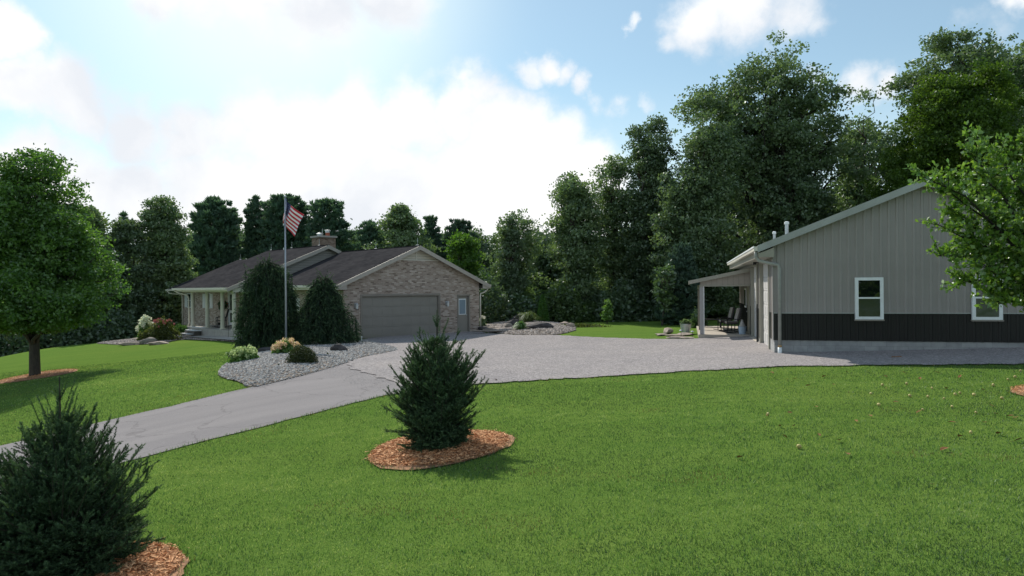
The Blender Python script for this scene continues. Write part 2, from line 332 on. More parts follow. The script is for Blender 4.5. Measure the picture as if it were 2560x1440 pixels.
def np_mesh(name, V, k, mat, parent=None, tint=None, smooth=False):
    """V: (M*k,3) float verts, each consecutive k verts is one face"""
    V = np.ascontiguousarray(V, dtype=np.float32); M = len(V)//k
    me = bpy.data.meshes.new(name); me.vertices.add(M*k); me.vertices.foreach_set('co', V.ravel())
    me.loops.add(M*k); me.loops.foreach_set('vertex_index', np.arange(M*k, dtype=np.int32))
    me.polygons.add(M); me.polygons.foreach_set('loop_start', np.arange(0, M*k, k, dtype=np.int32))
    try: me.polygons.foreach_set('loop_total', np.full(M, k, dtype=np.int32))
    except Exception: pass
    me.update(calc_edges=True); me.validate()
    if tint is not None:
        a = me.attributes.new('tint', 'FLOAT', 'FACE'); a.data.foreach_set('value', np.ascontiguousarray(tint, dtype=np.float32))
    me.materials.append(mat)
    o = bpy.data.objects.new(name, me); COL.objects.link(o)
    if parent: o.parent = parent
    return o
def tag(o, label=None, cat=None, group=None, kind=None):
    if label: o['label'] = label
    if cat: o['category'] = cat
    if group: o['group'] = group
    if kind: o['kind'] = kind
    return o
def thing(name, label, cat, loc=(0, 0, 0), rz=0, group=None):
    o = bpy.data.objects.new(name, None); COL.objects.link(o); o.empty_display_size = .2
    o.location = tuple(float(a) for a in loc); o.rotation_euler = (0, 0, rz); return tag(o, label, cat, group)

# ------------------------------------------------------------------ terrain
CP = np.array([(-12,3,-1.0),(-8,5,-.72),(-4.6,7.1,-.42),(-2,5,-.2),(2,4,.2),(8,4,.55),(14,5,.8),(-2.3,11.2,-.20),(-1.2,11.2,-.08),(0,11.2,.03),(3,11,.2),(8,11,.4),(13,12,.5),
 (-6.6,12,-.45),(-10.8,14.8,-.8),(-8.1,16.6,-.27),(-5,13.6,-.22),(-14,14,-1.2),(-3,16,-.02),(2,16,.06),(7.3,18.6,.25),(13,17.5,.42),(-6.6,17.6,-.04),
 (-7.5,35,0),(-4,38.7,0),(-1.9,40.5,0),(-3,28,0),(0,30,.05),(3,25,.1),(8.3,22.3,.34),(14.9,20.7,.6),(20,18,.7),(10.3,30.4,.31),(8.3,30.9,.2),(12,36.9,.35),
 (5,32,.13),(3,40,.2),(9,40,.22),(14,42,.4),(20,24,.8),(20,34,.8),(-19.5,28.6,-1.0),(-8.7,20.6,-.02),(-10,26,-.03),(-14.7,37.5,-.12),(-18.2,41,-.3),(-20.8,40,-.38),
 (-24.6,44,-.65),(-28.6,43,-1.03),(-29.2,40,-1.25),(-14.7,25.6,-.5),(-16,33,-.5),(-12.6,18.2,-.75),(-24,33,-1.1),(-33,46,-2.6),(-38,50,-3.6),(-28,52,-2.2),(-23.5,50,-.15),(-12,48,0),(-5,50,.1),(-24,56,-1),
 (-40,36,-3.6),(-40,70,-4),(-15,70,-1),(5,60,.1),(25,60,.8),(0,90,0),(40,80,1.5),(-30,20,-2.6),(-25,8,-2),(35,20,1.4),(35,-5,1.5),(0,-8,.0),(-15,-10,-1)], float)
def tps_k(r2): return np.where(r2 > 1e-9, .5*r2*np.log(np.maximum(r2, 1e-9)), 0)
_d = ((CP[:, None, :2]-CP[None, :, :2])**2).sum(-1); _K = tps_k(_d)+np.eye(len(CP))*1.5
_P = np.c_[np.ones(len(CP)), CP[:, :2]]; _n = len(CP)
_S = np.linalg.solve(np.block([[_K, _P], [_P.T, np.zeros((3, 3))]]), np.r_[CP[:, 2], 0, 0, 0])
def GZ(X, Y):
    X = np.atleast_1d(np.asarray(X, float)); Y = np.atleast_1d(np.asarray(Y, float)); out = np.empty(X.shape)
    xf, yf, of = X.ravel(), Y.ravel(), out.ravel()
    for i in range(0, len(xf), 20000):
        x, y = xf[i:i+20000], yf[i:i+20000]
        k = tps_k((x[:, None]-CP[None, :, 0])**2+(y[:, None]-CP[None, :, 1])**2)
        z = k@_S[:_n]+_S[_n]+_S[_n+1]*x+_S[_n+2]*y
        rr = np.sqrt(x*x+(y-35)**2); w = np.clip((rr-55)/40, 0, 1); w = w*w*(3-2*w)
        of[i:i+20000] = np.clip(z, -6, 4)*(1-w)+(-1.5)*w
    return of.reshape(X.shape)
def gz(x, y): return float(GZ(x, y)[0])
def G(px, py):
    r = ray(px, py)
    ds = np.arange(3, 120, .1); X = r[0]*ds; Z = CAMH+r[2]*ds; g = GZ(X, ds); b = np.where(Z <= g)[0]
    if len(b) == 0: return np.array([r[0]*60, 60, gz(r[0]*60, 60)])
    hi = ds[b[0]]; lo = hi-.1
    for _ in range(20):
        m = (lo+hi)/2
        if CAMH+r[2]*m <= gz(r[0]*m, m): hi = m
        else: lo = m
    return np.array([r[0]*hi, hi, gz(r[0]*hi, hi)])
def GP(*pts): return [tuple(G(*p)[:2]) for p in pts]
def terrain():
    xs = np.r_[np.array([-900, -500, -300, -200, -140, -100, -80, -65, -55]), np.arange(-48, 48.1, .5), np.array([55, 65, 80, 100, 140, 200, 300, 500, 900])]
    ys = np.r_[np.array([-400, -200, -100, -60, -35, -20, -12, -6, -2]), np.arange(0, 64.1, .5), np.array([68, 74, 82, 92, 105, 125, 160, 220, 320, 500, 900, 1500])]
    XX, YY = np.meshgrid(xs, ys); ZZ = GZ(XX, YY); nx, ny = len(xs), len(ys)
    v = np.c_[XX.ravel(), YY.ravel(), ZZ.ravel()]
    i = np.arange(nx-1)[None, :]+nx*np.arange(ny-1)[:, None]; f = np.stack([i, i+1, i+nx+1, i+nx], -1).reshape(-1, 4)
    me = bpy.data.meshes.new('lawn_ground'); me.from_pydata(v.tolist(), [], f.tolist()); me.update()
    me.polygons.foreach_set('use_smooth', [True]*len(f)); me.materials.append(GM['lawn'])
    o = bpy.data.objects.new('lawn_ground', me); COL.objects.link(o); tag(o, kind='structure'); return o
terrain()
def clip_half(poly, ax, val, keep_less):
    out = []; n = len(poly)
    for i in range(n):
        a, b = poly[i], poly[(i+1) % n]; ia = (a[ax] <= val) == keep_less; ib = (b[ax] <= val) == keep_less
        if ia: out.append(a)
        if ia != ib:
            t = (val-a[ax])/(b[ax]-a[ax]); out.append((a[0]+t*(b[0]-a[0]), a[1]+t*(b[1]-a[1])))
    return out
def smooth_poly(p, it=2):
    for _ in range(it):
        q = []
        for i in range(len(p)):
            a, b = p[i], p[(i+1) % len(p)]
            q += [(a[0]*.75+b[0]*.25, a[1]*.75+b[1]*.25), (a[0]*.25+b[0]*.75, a[1]*.25+b[1]*.75)]
        p = q
    return p
def jag(p, amp, step=.25, seed=1):
    r = random.Random(seed); q = []
    for i in range(len(p)):
        a, b = p[i], p[(i+1) % len(p)]; L = math.hypot(b[0]-a[0], b[1]-a[1]); n = max(1, int(L/step))
        for k in range(n):
            t = k/n; q.append((a[0]+(b[0]-a[0])*t+r.uniform(-amp, amp), a[1]+(b[1]-a[1])*t+r.uniform(-amp, amp)))
    return q
def edge_dist(X, Y, poly):
    d = np.full(X.shape, 1e9)
    for i in range(len(poly)):
        a, b = poly[i], poly[(i+1) % len(poly)]; dx, dy = b[0]-a[0], b[1]-a[1]; L2 = dx*dx+dy*dy+1e-12
        t = np.clip(((X-a[0])*dx+(Y-a[1])*dy)/L2, 0, 1); d = np.minimum(d, np.hypot(X-a[0]-t*dx, Y-a[1]-t*dy))
    return d
def inside(X, Y, poly):
    c = np.zeros(X.shape, bool)
    for i in range(len(poly)):
        a, b = poly[i], poly[(i+1) % len(poly)]
        if a[1] == b[1]: continue
        m = ((a[1] > Y) != (b[1] > Y)) & (X < (b[0]-a[0])*(Y-a[1])/(b[1]-a[1])+a[0]); c ^= m
    return c
def sheet(name, poly, mat, off, mound=0, ramp_=1.0, cell=.5, kind='structure', label=None, cat=None, rough=0):
    xs = [p[0] for p in poly]; ys = [p[1] for p in poly]; V = []; F = []
    x0 = math.floor(min(xs)/cell)*cell; y0 = math.floor(min(ys)/cell)*cell
    nx = int((max(xs)-x0)/cell)+1; ny = int((max(ys)-y0)/cell)+1
    for i in range(nx):
        sx = clip_half(clip_half(poly, 0, x0+i*cell, False), 0, x0+(i+1)*cell, True)
        if len(sx) < 3: continue
        for j in range(ny):
            q = clip_half(clip_half(sx, 1, y0+j*cell, False), 1, y0+(j+1)*cell, True)
            if len(q) < 3: continue
            ar = sum(q[k][0]*q[(k+1) % len(q)][1]-q[(k+1) % len(q)][0]*q[k][1] for k in range(len(q)))
            if abs(ar) < 1e-5: continue
            if ar < 0: q = q[::-1]
            o = len(V); V += q; F.append(tuple(range(o, o+len(q))))
    A = np.array(V); Z = GZ(A[:, 0], A[:, 1])+off
    if mound:
        d = edge_dist(A[:, 0], A[:, 1], poly); Z = Z+mound*np.clip(d/ramp_, 0, 1)**.7
    me = bpy.data.meshes.new(name); me.from_pydata(np.c_[A, Z].tolist(), [], F); me.update(); me.materials.append(mat)
    o = bpy.data.objects.new(name, me); COL.objects.link(o); tag(o, label, cat, kind=kind); return o
def mz(x, y, poly, mound, ramp_):
    x = np.atleast_1d(x); y = np.atleast_1d(y); return GZ(x, y)+mound*np.clip(edge_dist(x, y, poly)/ramp_, 0, 1)**.7

ASPH = GP((-420, 1210), (0, 1116), (207, 1067), (425, 1017), (620, 971), (690, 954), (775, 930), (850, 909), (905, 894), (950, 905), (1000, 935), (1035, 978), (960, 990), (800, 1030), (640, 1072), (525, 1100), (310, 1157), (0, 1243), (-420, 1380))
GRAV = GP((880, 924), (868, 908), (905, 893), (975, 880), (985, 872), (930, 858), (900, 850))+[(-6.5, 36.5), (-2, 41.2)]+GP((1215, 834), (1300, 839), (1390, 839), (1500, 845), (1650, 849), (1718, 849), (1752, 846))+[(9.5, 32), (12, 30), (11, 24), (16, 21.5), (24, 19)]+\
       GP((2960, 904), (2560, 912), (2250, 914), (1960, 918), (1700, 931), (1400, 949), (1210, 960), (1100, 968), (1030, 975), (985, 960), (930, 938))
ASPH = jag(ASPH, .03, .3, 3); GRAV = jag(GRAV, .09, .2, 4)
sheet('gravel_yard', GRAV, GM['gravel'], .030)
sheet('asphalt_driveway', ASPH, GM['asphalt'], .014)
ISLE = smooth_poly(GP((541, 937), (556, 917), (585, 900), (640, 885), (700, 862), (800, 857), (905, 851), (960, 862), (1000, 874), (975, 882), (905, 895), (850, 914), (775, 936), (690, 957), (622, 973), (600, 956), (560, 948)), 1)
RBED = smooth_poly(GP((1197, 831), (1200, 814), (1235, 808), (1290, 806), (1350, 804), (1410, 809), (1450, 824), (1405, 836), (1380, 839), (1300, 839)), 1)
LBED = smooth_poly(GP((225, 860), (300, 864), (350, 862), (400, 860), (460, 848), (520, 852), (612, 858), (640, 850), (600, 836), (500, 831), (445, 828), (400, 838), (320, 850)), 1)
sheet('island_bed', ISLE, GM['soil'], .03, .12, 1.2, .25)
sheet('rock_bed', RBED, GM['soil'], .03, .20, 2.0, .4)
sheet('house_bed', LBED, GM['soil'], .02, .06, 1.2, .4)
WALK = smooth_poly(GP((428, 849), (440, 843), (478, 838), (505, 842), (560, 846), (620, 849), (640, 853), (600, 857), (530, 852), (480, 846)), 1)
sheet('concrete_walkway', WALK, GM['concrete'], .11, 0, 1, .4)

# ------------------------------------------------------------------ loose ground covers
def stones(name, poly, n, smin, smax, mat, mound, ramp_, label, cat, seed=1, flat=.55):
    r = np.random.default_rng(seed); P = np.array(poly); lo, hi = P.min(0), P.max(0); X = Y = np.empty(0)
    while len(X) < n:
        x = r.uniform(lo[0], hi[0], n*2); y = r.uniform(lo[1], hi[1], n*2); m = inside(x, y, poly); X = np.r_[X, x[m]]; Y = np.r_[Y, y[m]]
    X, Y = X[:n], Y[:n]; Z = mz(X, Y, poly, mound, ramp_)+.03
    base = np.array([(1, 0, 0), (.5, .87, 0), (-.5, .87, 0), (-1, 0, 0), (-.5, -.87, 0), (.5, -.87, 0), (.35, .2, .8), (-.4, .25, .85), (0, -.45, .75)])
    fs = [(0, 1, 6), (1, 7, 6), (1, 2, 7), (2, 3, 7), (3, 8, 7), (3, 4, 8), (4, 5, 8), (5, 6, 8), (5, 0, 6), (6, 7, 8)]
    s = r.uniform(smin, smax, n)[:, None, None]; B = base[None]*(1+r.uniform(-.25, .25, (n, 9, 3))); B = B*s*np.array([1, .75, flat])
    a = r.uniform(0, 6.283, n); c, sn = np.cos(a)[:, None], np.sin(a)[:, None]
    Q = np.stack([B[..., 0]*c-B[..., 1]*sn, B[..., 0]*sn+B[..., 1]*c, B[..., 2]+B[..., 0]*r.uniform(-.3, .3, (n, 1))], -1)
    Q += np.stack([X, Y, Z], -1)[:, None]
    T = Q[:, np.array(fs)].reshape(-1, 3); tint = np.repeat(r.uniform(0, 1, n), len(fs))
    return tag(np_mesh(name, T, 3, mat, None, tint), label, cat, kind='stuff')
RIV = tintmat('river_stone', (.13, .128, .13), (.50, .485, .465)); RIVB = tintmat('brown_river_stone', (.16, .13, .11), (.52, .46, .42))
stones('river_stones', ISLE, 14000, .020, .054, RIV, .12, 1.2, 'grey and white river stones covering the curved bed beside the driveway', 'stones', 2)
stones('river_stones', RBED, 7000, .03, .075, RIVB, .20, 2.0, 'brownish river stones covering the bed right of the garage', 'stones', 3)
stones('river_stones', LBED, 6500, .025, .06, RIVB, .06, 1.2, 'small tan stones in the flower bed before the front porch', 'stones', 4)

GST = tintmat('loose_gravel', (.20, .19, .19), (.52, .50, .48))
def scatter():
    a = [np.array(G(*q)[:2]) for q in ((790, 930), (940, 985))]; c = (a[0]+a[1])/2; d = (a[1]-a[0]); P = [tuple(a[0]+(-1.1, -.6)), tuple(a[1]+(-1.4, -.6)), tuple(a[1]+(1.3, 1.2)), tuple(a[0]+(.9, 1.4))]
    P2 = GRAV; stones('loose_gravel', P2, 9000, .007, .016, GST, 0, 1, 'small loose stones lying all over the gravel yard', 'gravel', 7)
    def strip(name, a, b, w, n, label, sd):
        pts = GP(*a); d = [(p[0]+w[0], p[1]+w[1]) for p in pts][::-1]; stones(name, pts+d, n, .006, .013, GST, 0, 1, label, 'gravel', sd)
    strip('edge_gravel', ((870, 922), (900, 930), (945, 945), (990, 962), (1030, 975)), None, (-.9, -.35), 450, 'stray gravel spilling from the yard onto the smooth driveway', 8)
    strip('edge_gravel', ((620, 970), (700, 951), (775, 931), (850, 911)), None, (.25, -.35), 700, 'stray stones along the driveway edge beside the island bed', 9)
scatter()
MULCH = tintmat('bark_chips', (.33, .125, .045), (.94, .56, .30))
def mulch(cx, cy, r, n, label, seed):
    rr = np.random.default_rng(seed); poly = [(cx+r*(1+.05*math.sin(3*t+seed))*math.cos(t), cy+r*(1+.05*math.sin(3*t+seed))*math.sin(t)) for t in np.linspace(0, 2*math.pi, 40)[:-1]]
    poly = jag(poly, .025, .12, seed)
    sheet('mulch_ring', poly, GM['mulch_soil'], .018, .06, .5, .25, kind='structure')
    a = rr.uniform(0, 6.283, n); q = r*.96*np.sqrt(rr.uniform(0, 1, n))*(1+.10*(rr.uniform(0, 1, n) < .05)*rr.uniform(0, 1, n)); X = cx+q*np.cos(a); Y = cy+q*np.sin(a)
    Z = mz(X, Y, poly, .06, .5)+.02+rr.uniform(0, .03, n)
    L = rr.uniform(.012, .046, n); w = rr.uniform(.003, .009, n); b = rr.uniform(0, 6.283, n); tz = rr.normal(0, .25, n); roll = rr.normal(0, .5, n)
    d = np.stack([np.cos(b)*np.cos(tz), np.sin(b)*np.cos(tz), np.sin(tz)], -1); s = np.stack([-np.sin(b)*np.cos(roll), np.cos(b)*np.cos(roll), np.sin(roll)], -1)
    C = np.stack([X, Y, Z], -1); d *= L[:, None]; s *= w[:, None]
    V = np.stack([C-d-s*.6, C-d*.2-s+.004, C+d, C+s], 1).reshape(-1, 3)
    tag(np_mesh('wood_chips', V, 4, MULCH, None, rr.uniform(0, 1, n)**1.4), label, 'mulch', kind='stuff'); return poly
M1 = mulch(-1.18, 11.25, 1.17, 13000, 'orange wood chips ringed round the spruce in the middle of the lawn', 1)
M2 = mulch(-4.42, 6.85, 1.12, 13000, 'orange wood chips ringed round the spruce at the lower left', 2)
TREE_B = G(85, 943)
M3 = mulch(TREE_B[0]+.1, TREE_B[1]+.1, 1.45, 4000, 'reddish wood chips ringed round the maple trunk', 3)
M4 = mulch(11.0, 13.3, 1.35, 4000, 'pale wood chips under the apple tree at the right edge', 4)

# grass blades (dense near the viewer, thinning out with distance)
def grassmat():
    m = leafmat('grass_blade', (0, 0, 0), (1, 1, 1), .42, .04, (1.25, 1.3, .65), .4); nt = m.node_tree
    mx = [n for n in nt.nodes if n.type == 'MIX'][0]; at_ = [n for n in nt.nodes if n.type == 'ATTRIBUTE'][0]; c = ramp(nt, at_.outputs['Fac'], [(0, (.17, .125, .06)), (.10, (.085, .11, .035)), (.2, (.034, .090, .028)), (.5, (.090, .190, .048)), (.8, (.185, .290, .085)), (1, (.33, .40, .18))])
    for l in list(mx.outputs[2].links): nt.links.new(c, l.to_socket)
    return m
GRASS = grassmat() or leafmat('grass_blade', (.040, .115, .022), (.25, .38, .085), .45, .05, (1.35, 1.4, .6), .4)
def grass():
    r = np.random.default_rng(11); N = 560000
    D = 4.2+27*r.uniform(0, 1, N)**1.75; X = r.uniform(-1, 1, N)*(D*.80+1.2)
    keep = np.ones(N, bool)
    for P in (ASPH, GRAV, ISLE, M1, M2, M3, M4): keep &= ~inside(X, D, P)
    X, D = X[keep], D[keep]; n = len(X)
    # soft clumping
    cl = np.sin(X*3.1+np.sin(D*2.3)*1.7)*np.sin(D*2.7+np.sin(X*1.9)*2)+.5*np.sin(X*9.3+D*4)*np.sin(D*8.1-X*3)
    pat = .5+.28*np.sin(X*.55+D*.31+np.sin(D*.7))+.22*np.sin(D*1.1-X*.23)
    Z = GZ(X, D); h = (.014+.017*r.uniform(0, 1, n)**1.5)*(1+.25*cl+.2*np.sin(X*14+3*np.sin(D*11))*np.sin(D*17))*(1+.012*D); a = r.uniform(0, 6.283, n); lean = r.uniform(.1, .9, n); la = r.uniform(0, 6.283, n)
    w = .0025*(1+D*.11)
    b = np.stack([X, D, Z-.004], -1); s = np.stack([np.cos(a)*w, np.sin(a)*w, 0*w], -1)
    t = b+np.stack([np.cos(la)*h*lean, np.sin(la)*h*lean, h+.004], -1)
    V = np.stack([b-s, b+s, t], 1).reshape(-1, 3)
    f2 = np.sin(X*5.3+2*np.sin(D*3.9+X))*np.sin(D*6.1+2*np.sin(X*4.3))+.7*np.sin(X*14+3*np.sin(D*11))*np.sin(D*17+2*np.sin(X*9))
    tint = np.clip(.30+.17*cl+.26*f2+.6*(pat-.5)+r.normal(0, .24, n), 0, 1)
    br = np.sin(X*.83+1.3*np.sin(D*1.21+2))*np.sin(D*1.37+1.7*np.sin(X*.91)+1)+.35*np.sin(X*4.1+D)*np.sin(D*5.3-X)
    yl = np.sin(X*.47-.6*np.sin(D*.8)+1)*np.sin(D*.63+.9*np.sin(X*.52)); st = np.sin((X*.42+D*.91)*2.6+.4*np.sin(X*.6))
    tint = tint+.20*yl+.13*st
    tint = np.where((br > .62) & (r.uniform(0, 1, n) < (br-.62)*.8), r.uniform(0, .12, n), np.maximum(tint, .17))
    tint = np.where(r.uniform(0, 1, n) < .035, 1.3, tint)
    tag(np_mesh('grass', V, 3, GRASS, None, tint), 'short mown green grass covering the lawn', 'grass', kind='stuff')
grass()
def fringe():
    r = np.random.default_rng(12); pts = []
    for P, st in ((ASPH, .012), (GRAV, .018), (M1, .01), (M2, .01), (M4, .012)):
        for i in range(len(P)):
            a, b = P[i], P[(i+1) % len(P)]; L = math.hypot(b[0]-a[0], b[1]-a[1]); n = max(1, int(L/st)); t = r.uniform(0, 1, n)
            pts.append(np.c_[a[0]+(b[0]-a[0])*t, a[1]+(b[1]-a[1])*t]+r.normal(0, .035, (n, 2)))
    q = np.concatenate(pts); X, Y = q[:, 0], q[:, 1]
    k = ~((inside(X, Y, ASPH) & (edge_dist(X, Y, ASPH) > .06)) | (inside(X, Y, GRAV) & (edge_dist(X, Y, GRAV) > .08)) | inside(X, Y, ISLE) | inside(X, Y, RBED)) & (Y < 34)
    X, Y = X[k], Y[k]; n = len(X); h = r.uniform(.03, .075, n); a = r.uniform(0, 6.283, n); w = .0035*(1+Y*.08)
    b = np.stack([X, Y, GZ(X, Y)], -1); s = np.stack([np.cos(a)*w, np.sin(a)*w, 0*w], -1); t = b+np.stack([r.normal(0, .02, n), r.normal(0, .02, n), h], -1)
    tag(np_mesh('edge_grass', np.stack([b-s, b+s, t], 1).reshape(-1, 3), 3, GRASS, None, np.clip(r.normal(.3, .25, n), 0, 1)), 'ragged grass growing along the driveway and gravel edges', 'grass', kind='stuff')
fringe()

# ------------------------------------------------------------------ house (local frame: x along the garage front, y back, z up)
HTH = .7657; HA = np.array([-8.249, 34.369])
def HP(u, v): return (HA[0]+math.cos(HTH)*u-math.sin(HTH)*v, HA[1]+math.sin(HTH)*u+math.cos(HTH)*v)
house = thing('brick_house', 'long low tan brick ranch house with brown shingle roof and attached garage', 'house', (HA[0], HA[1], 0), HTH)
def roof_slab(mb, u0, z0, u1, z1, v0, v1, th, mat):    # sloped slab between (u0,z0) and (u1,z1) extruded along v
    mb.prism([(u0, z0-th), (u1, z1-th), (u1, z1), (u0, z0)], 1, v0, v1, mat)
def build_house():
    W, ZR, M = 8.81, 4.775, .419; RU = W/2
    w = MB()
    # garage front wall pieces (0..0.2 deep)
    w.box(0, 1.02, 0, .2, -.3, 2.13, BRICK); w.box(5.90, 7.17, 0, .2, -.3, 2.13, BRICK); w.box(8.10, W, 0, .2, -.3, 2.13, BRICK)
    w.prism([(0, 2.13), (W, 2.13), (W, 2.835), (5.98, 4.02), (2.83, 4.02), (0, 2.835)], 1, 0, .2, BRICK)
    w.box(0, .2, .2, 7.9, -.3, 2.62, BRICK); w.box(W-.2, W, .2, 22.4, -.3, 2.62, BRICK)
    w.box(0, .2, 7.9, 13.0, -.3, 2.62, BRICK); w.box(0, .2, 14.0, 22.4, -.3, 2.62, BRICK); w.box(0, .2, 13.0, 14.0, 2.4, 2.62, BRICK)
    w.box(.2, W-.2, 22.2, 22.4, -.3, 2.62, BRICK)
    w.build('brick_wall', house)
    ms = MB(); ms.box(.2, 8.6, .9, .95, 0, 2.5, DARK); ms.build('inner_wall', house)
    vt = MB(); vt.prism([(2.83, 4.02), (5.98, 4.02), (RU, 4.68)], 1, .03, .12, VENTM); vt.box(2.9, 5.91, -.02, .03, 3.985, 4.03, GUT)
    vt.box(RU-.02, RU+.02, .0, .03, 4.03, 4.64, GUT); vt.build('gable_vent', house)
    # garage roof
    def zr(u): return ZR-M*abs(u-RU)
    g = MB(); roof_slab(g, -.55, zr(-.55), RU, ZR, -.33, 7.62, .05, SHINGLE); roof_slab(g, RU, ZR, W+.55, zr(W+.55), -.33, 7.62, .05, SHINGLE)
    g.box(RU-.1, RU+.1, -.33, 7.55, ZR-.02, ZR+.012, SHINGLE)
    g.build('garage_roof', house)
    rk = MB()
    for a, b in ((-.57, RU), (RU, W+.57)):
        rk.prism([(a, zr(a)-.23), (b, zr(b)-.23), (b, zr(b)-.01), (a, zr(a)-.01)], 1, -.37, -.335, TRIM)
        rk.prism([(a, zr(a)-.08), (b, zr(b)-.08), (b, zr(b)-.052), (a, zr(a)-.052)], 1, -.33, -.003, TRIM)
    for s, a in ((-1, -.55), (1, W+.5)):
        rk.box(a, a+.05, -.33, 7.5, 2.47, 2.68, GUT)
    rk.box(-.5, -.004, -.33, 7.5, 2.46, 2.49, TRIM); rk.box(W+.004, W+.5, -.33, 7.5, 2.46, 2.49, TRIM)
    rk.prism([(-.55, 2.46), (-.0, 2.46), (-.0, 2.84), (-.55, 2.62)], 1, -.334, -.30, TRIM); rk.prism([(W, 2.46), (W+.55, 2.46), (W+.55, 2.62), (W, 2.84)], 1, -.334, -.30, TRIM)
    rk.build('rake_board', house)
    gt = MB(); gt.box(-.68, -.552, -.30, 7.2, 2.58, 2.70, GUT); gt.build('gutter', house)
    gt = MB(); gt.box(W+.552, W+.68, -.30, 7.5, 2.58, 2.70, GUT); gt.build('gutter', house)
    def spout(path, r=.04):
        t = MB(); t.tube(path, r, GUT, 6); t.build('downspout', house, smooth=True)
    spout([(W+.60, -.1, 2.6), (W+.55, -.1, 2.40), (W+.30, -.1, 2.25), (W+.06, -.05, 2.18), (W+.05, -.05, 2.0), (W+.05, -.05, .1)])
    spout([(-.60, .25, 2.6), (-.58, .25, 2.42), (-.2, .15, 2.28), (-.06, .12, 2.2), (-.06, .12, .1)])
    # garage door
    d = MB(); d.box(1.06, 5.86, .13, .17, 0, 2.1, DOORM)
    for r in range(4):
        z0 = .02+r*.52
        d.box(1.06, 5.86, .112, .13, z0, z0+.495, DOORM)
        for c in range(8):
            u0 = 1.06+.6*c; d.box(u0+.06, u0+.54, .103, .112, z0+.09, z0+.41, DOORM)
    gd = d.build('garage_door', house, bevel=.009)
    f = MB(); f.box(1.02, 1.06, .02, .14, 0, 2.09, TRIMD); f.box(5.86, 5.90, .02, .14, 0, 2.09, TRIMD); f.box(1.02, 5.90, .02, .14, 2.09, 2.13, TRIMD)
    f.box(.94, 1.02, -.025, .0, 0, 2.13, TRIMD); f.box(5.9, 5.98, -.025, 0, 0, 2.13, TRIMD); f.box(.94, 5.98, -.025, 0, 2.13, 2.22, TRIMD); f.build('door_frame', gd)
    # side entry door
    d = MB(); d.box(7.25, 8.02, .10, .15, .04, 2.06, DOORM); d.box(7.17, 8.10, .03, .19, -.02, .04, GM['concrete'])
    ed = d.build('entry_door', house)
    f = MB(); f.box(7.17, 7.25, -.02, .13, .04, 2.1, TRIMD); f.box(8.02, 8.10, -.02, .13, .04, 2.1, TRIMD); f.box(7.17, 8.10, -.02, .13, 2.06, 2.14, TRIMD); f.build('door_frame', ed)
    p = MB(); p.box(7.36, 7.88, .085, .10, 1.0, 1.90, WHITE); p.box(7.40, 7.84, .078, .086, 1.04, 1.84, CURT); p.build('window_pane', ed)
    p = MB(); p.lathe((7.93, .07, .98), [(.02, -.02), (.03, 0), (.02, .02)], METAL, 8); p.build('handle', ed)
    # wall lanterns
    for u in (.66, 6.40):
        l = MB(); l.box(u-.06, u+.06, -.03, 0, 1.55, 1.80, METAL); l.tube([(u, -.03, 1.72), (u, -.10, 1.80), (u, -.15, 1.78)], .012, METAL, 6)
        l.lathe((u, -.15, 1.50), [(.03, -.02), (.05, 0), (.07, .20), (.085, .21), (.03, .28), (.01, .30)], METAL, 8); L_ = l.build('wall_lantern', house)
        q = MB(); q.lathe((u, -.15, 1.52), [(.056, 0), (.076, .16)], SHUT, 8); q.build('lantern_glass', L_)
    # main roof
    RU2, Z2, M2_ = 3.456, 5.16, .417
    def z2(u): return Z2-M2_*abs(u-RU2)
    g = MB(); roof_slab(g, -2.64, z2(-2.64), RU2, Z2, 7.58, 15.8, .05, SHINGLE); roof_slab(g, RU2, Z2, 9.55, z2(9.55), 7.58, 15.8, .05, SHINGLE)
    g.box(RU2-.1, RU2+.1, 7.58, 15.8, Z2-.02, Z2+.012, SHINGLE)
    # lower far wing
    g.prism([(-.84, 2.57-.05), (4.28, 4.78-.05), (4.28, 4.78), (-.84, 2.57)], 1, 15.0, 22.8, SHINGLE); g.prism([(4.28, 4.73), (9.4, 2.52), (9.4, 2.57), (4.28, 4.78)], 1, 15.0, 22.8, SHINGLE)
    g.build('main_roof', house)
    sg = MB(); sg.prism([(-2.3, 2.46), (9.2, 2.46), (9.2, z2(9.2)-.06), (RU2, Z2-.06), (-2.3, z2(-2.3)-.06)], 1, 7.9, 8.0, LAP)
    sg.prism([(-2.3, 2.46), (9.2, 2.46), (9.2, z2(9.2)-.06), (RU2, Z2-.06), (-2.3, z2(-2.3)-.06)], 1, 15.5, 15.6, LAP)
    sg.prism([(-.5, 2.5), (9.1, 2.5), (4.28, 4.66)], 1, 22.3, 22.4, LAP)
    sg.build('gable_siding', house)
    rk = MB()
    for vv in (7.54, 15.802):
        for a, b in ((-2.66, RU2), (RU2, 9.57)):
            rk.prism([(a, z2(a)-.23), (b, z2(b)-.23), (b, z2(b)-.01), (a, z2(a)-.01)], 1, vv, vv+.035, TRIM)
            if vv < 8: rk.prism([(a, z2(a)-.08), (b, z2(b)-.08), (b, z2(b)-.052), (a, z2(a)-.052)], 1, 7.58, 7.897, TRIM)
    rk.prism([(-.86, 2.35), (4.28, 4.55), (4.28, 4.77), (-.86, 2.56)], 1, 22.802, 22.83, GUT); rk.prism([(4.28, 4.55), (9.4, 2.35), (9.4, 2.56), (4.28, 4.77)], 1, 22.802, 22.83, GUT)
    rk.box(-2.66, -2.60, 7.58, 15.8, 2.42, 2.60, GUT)
    rk.box(-2.6, -.004, 7.9, 15.5, 2.42, 2.45, TRIM); rk.box(-2.35, -2.1, 8.0, 15.4, 2.36, 2.418, COLM); rk.box(-2.3, -.004, 7.7, 7.898, 2.36, 2.60, COLM)
    rk.build('rake_board', house)
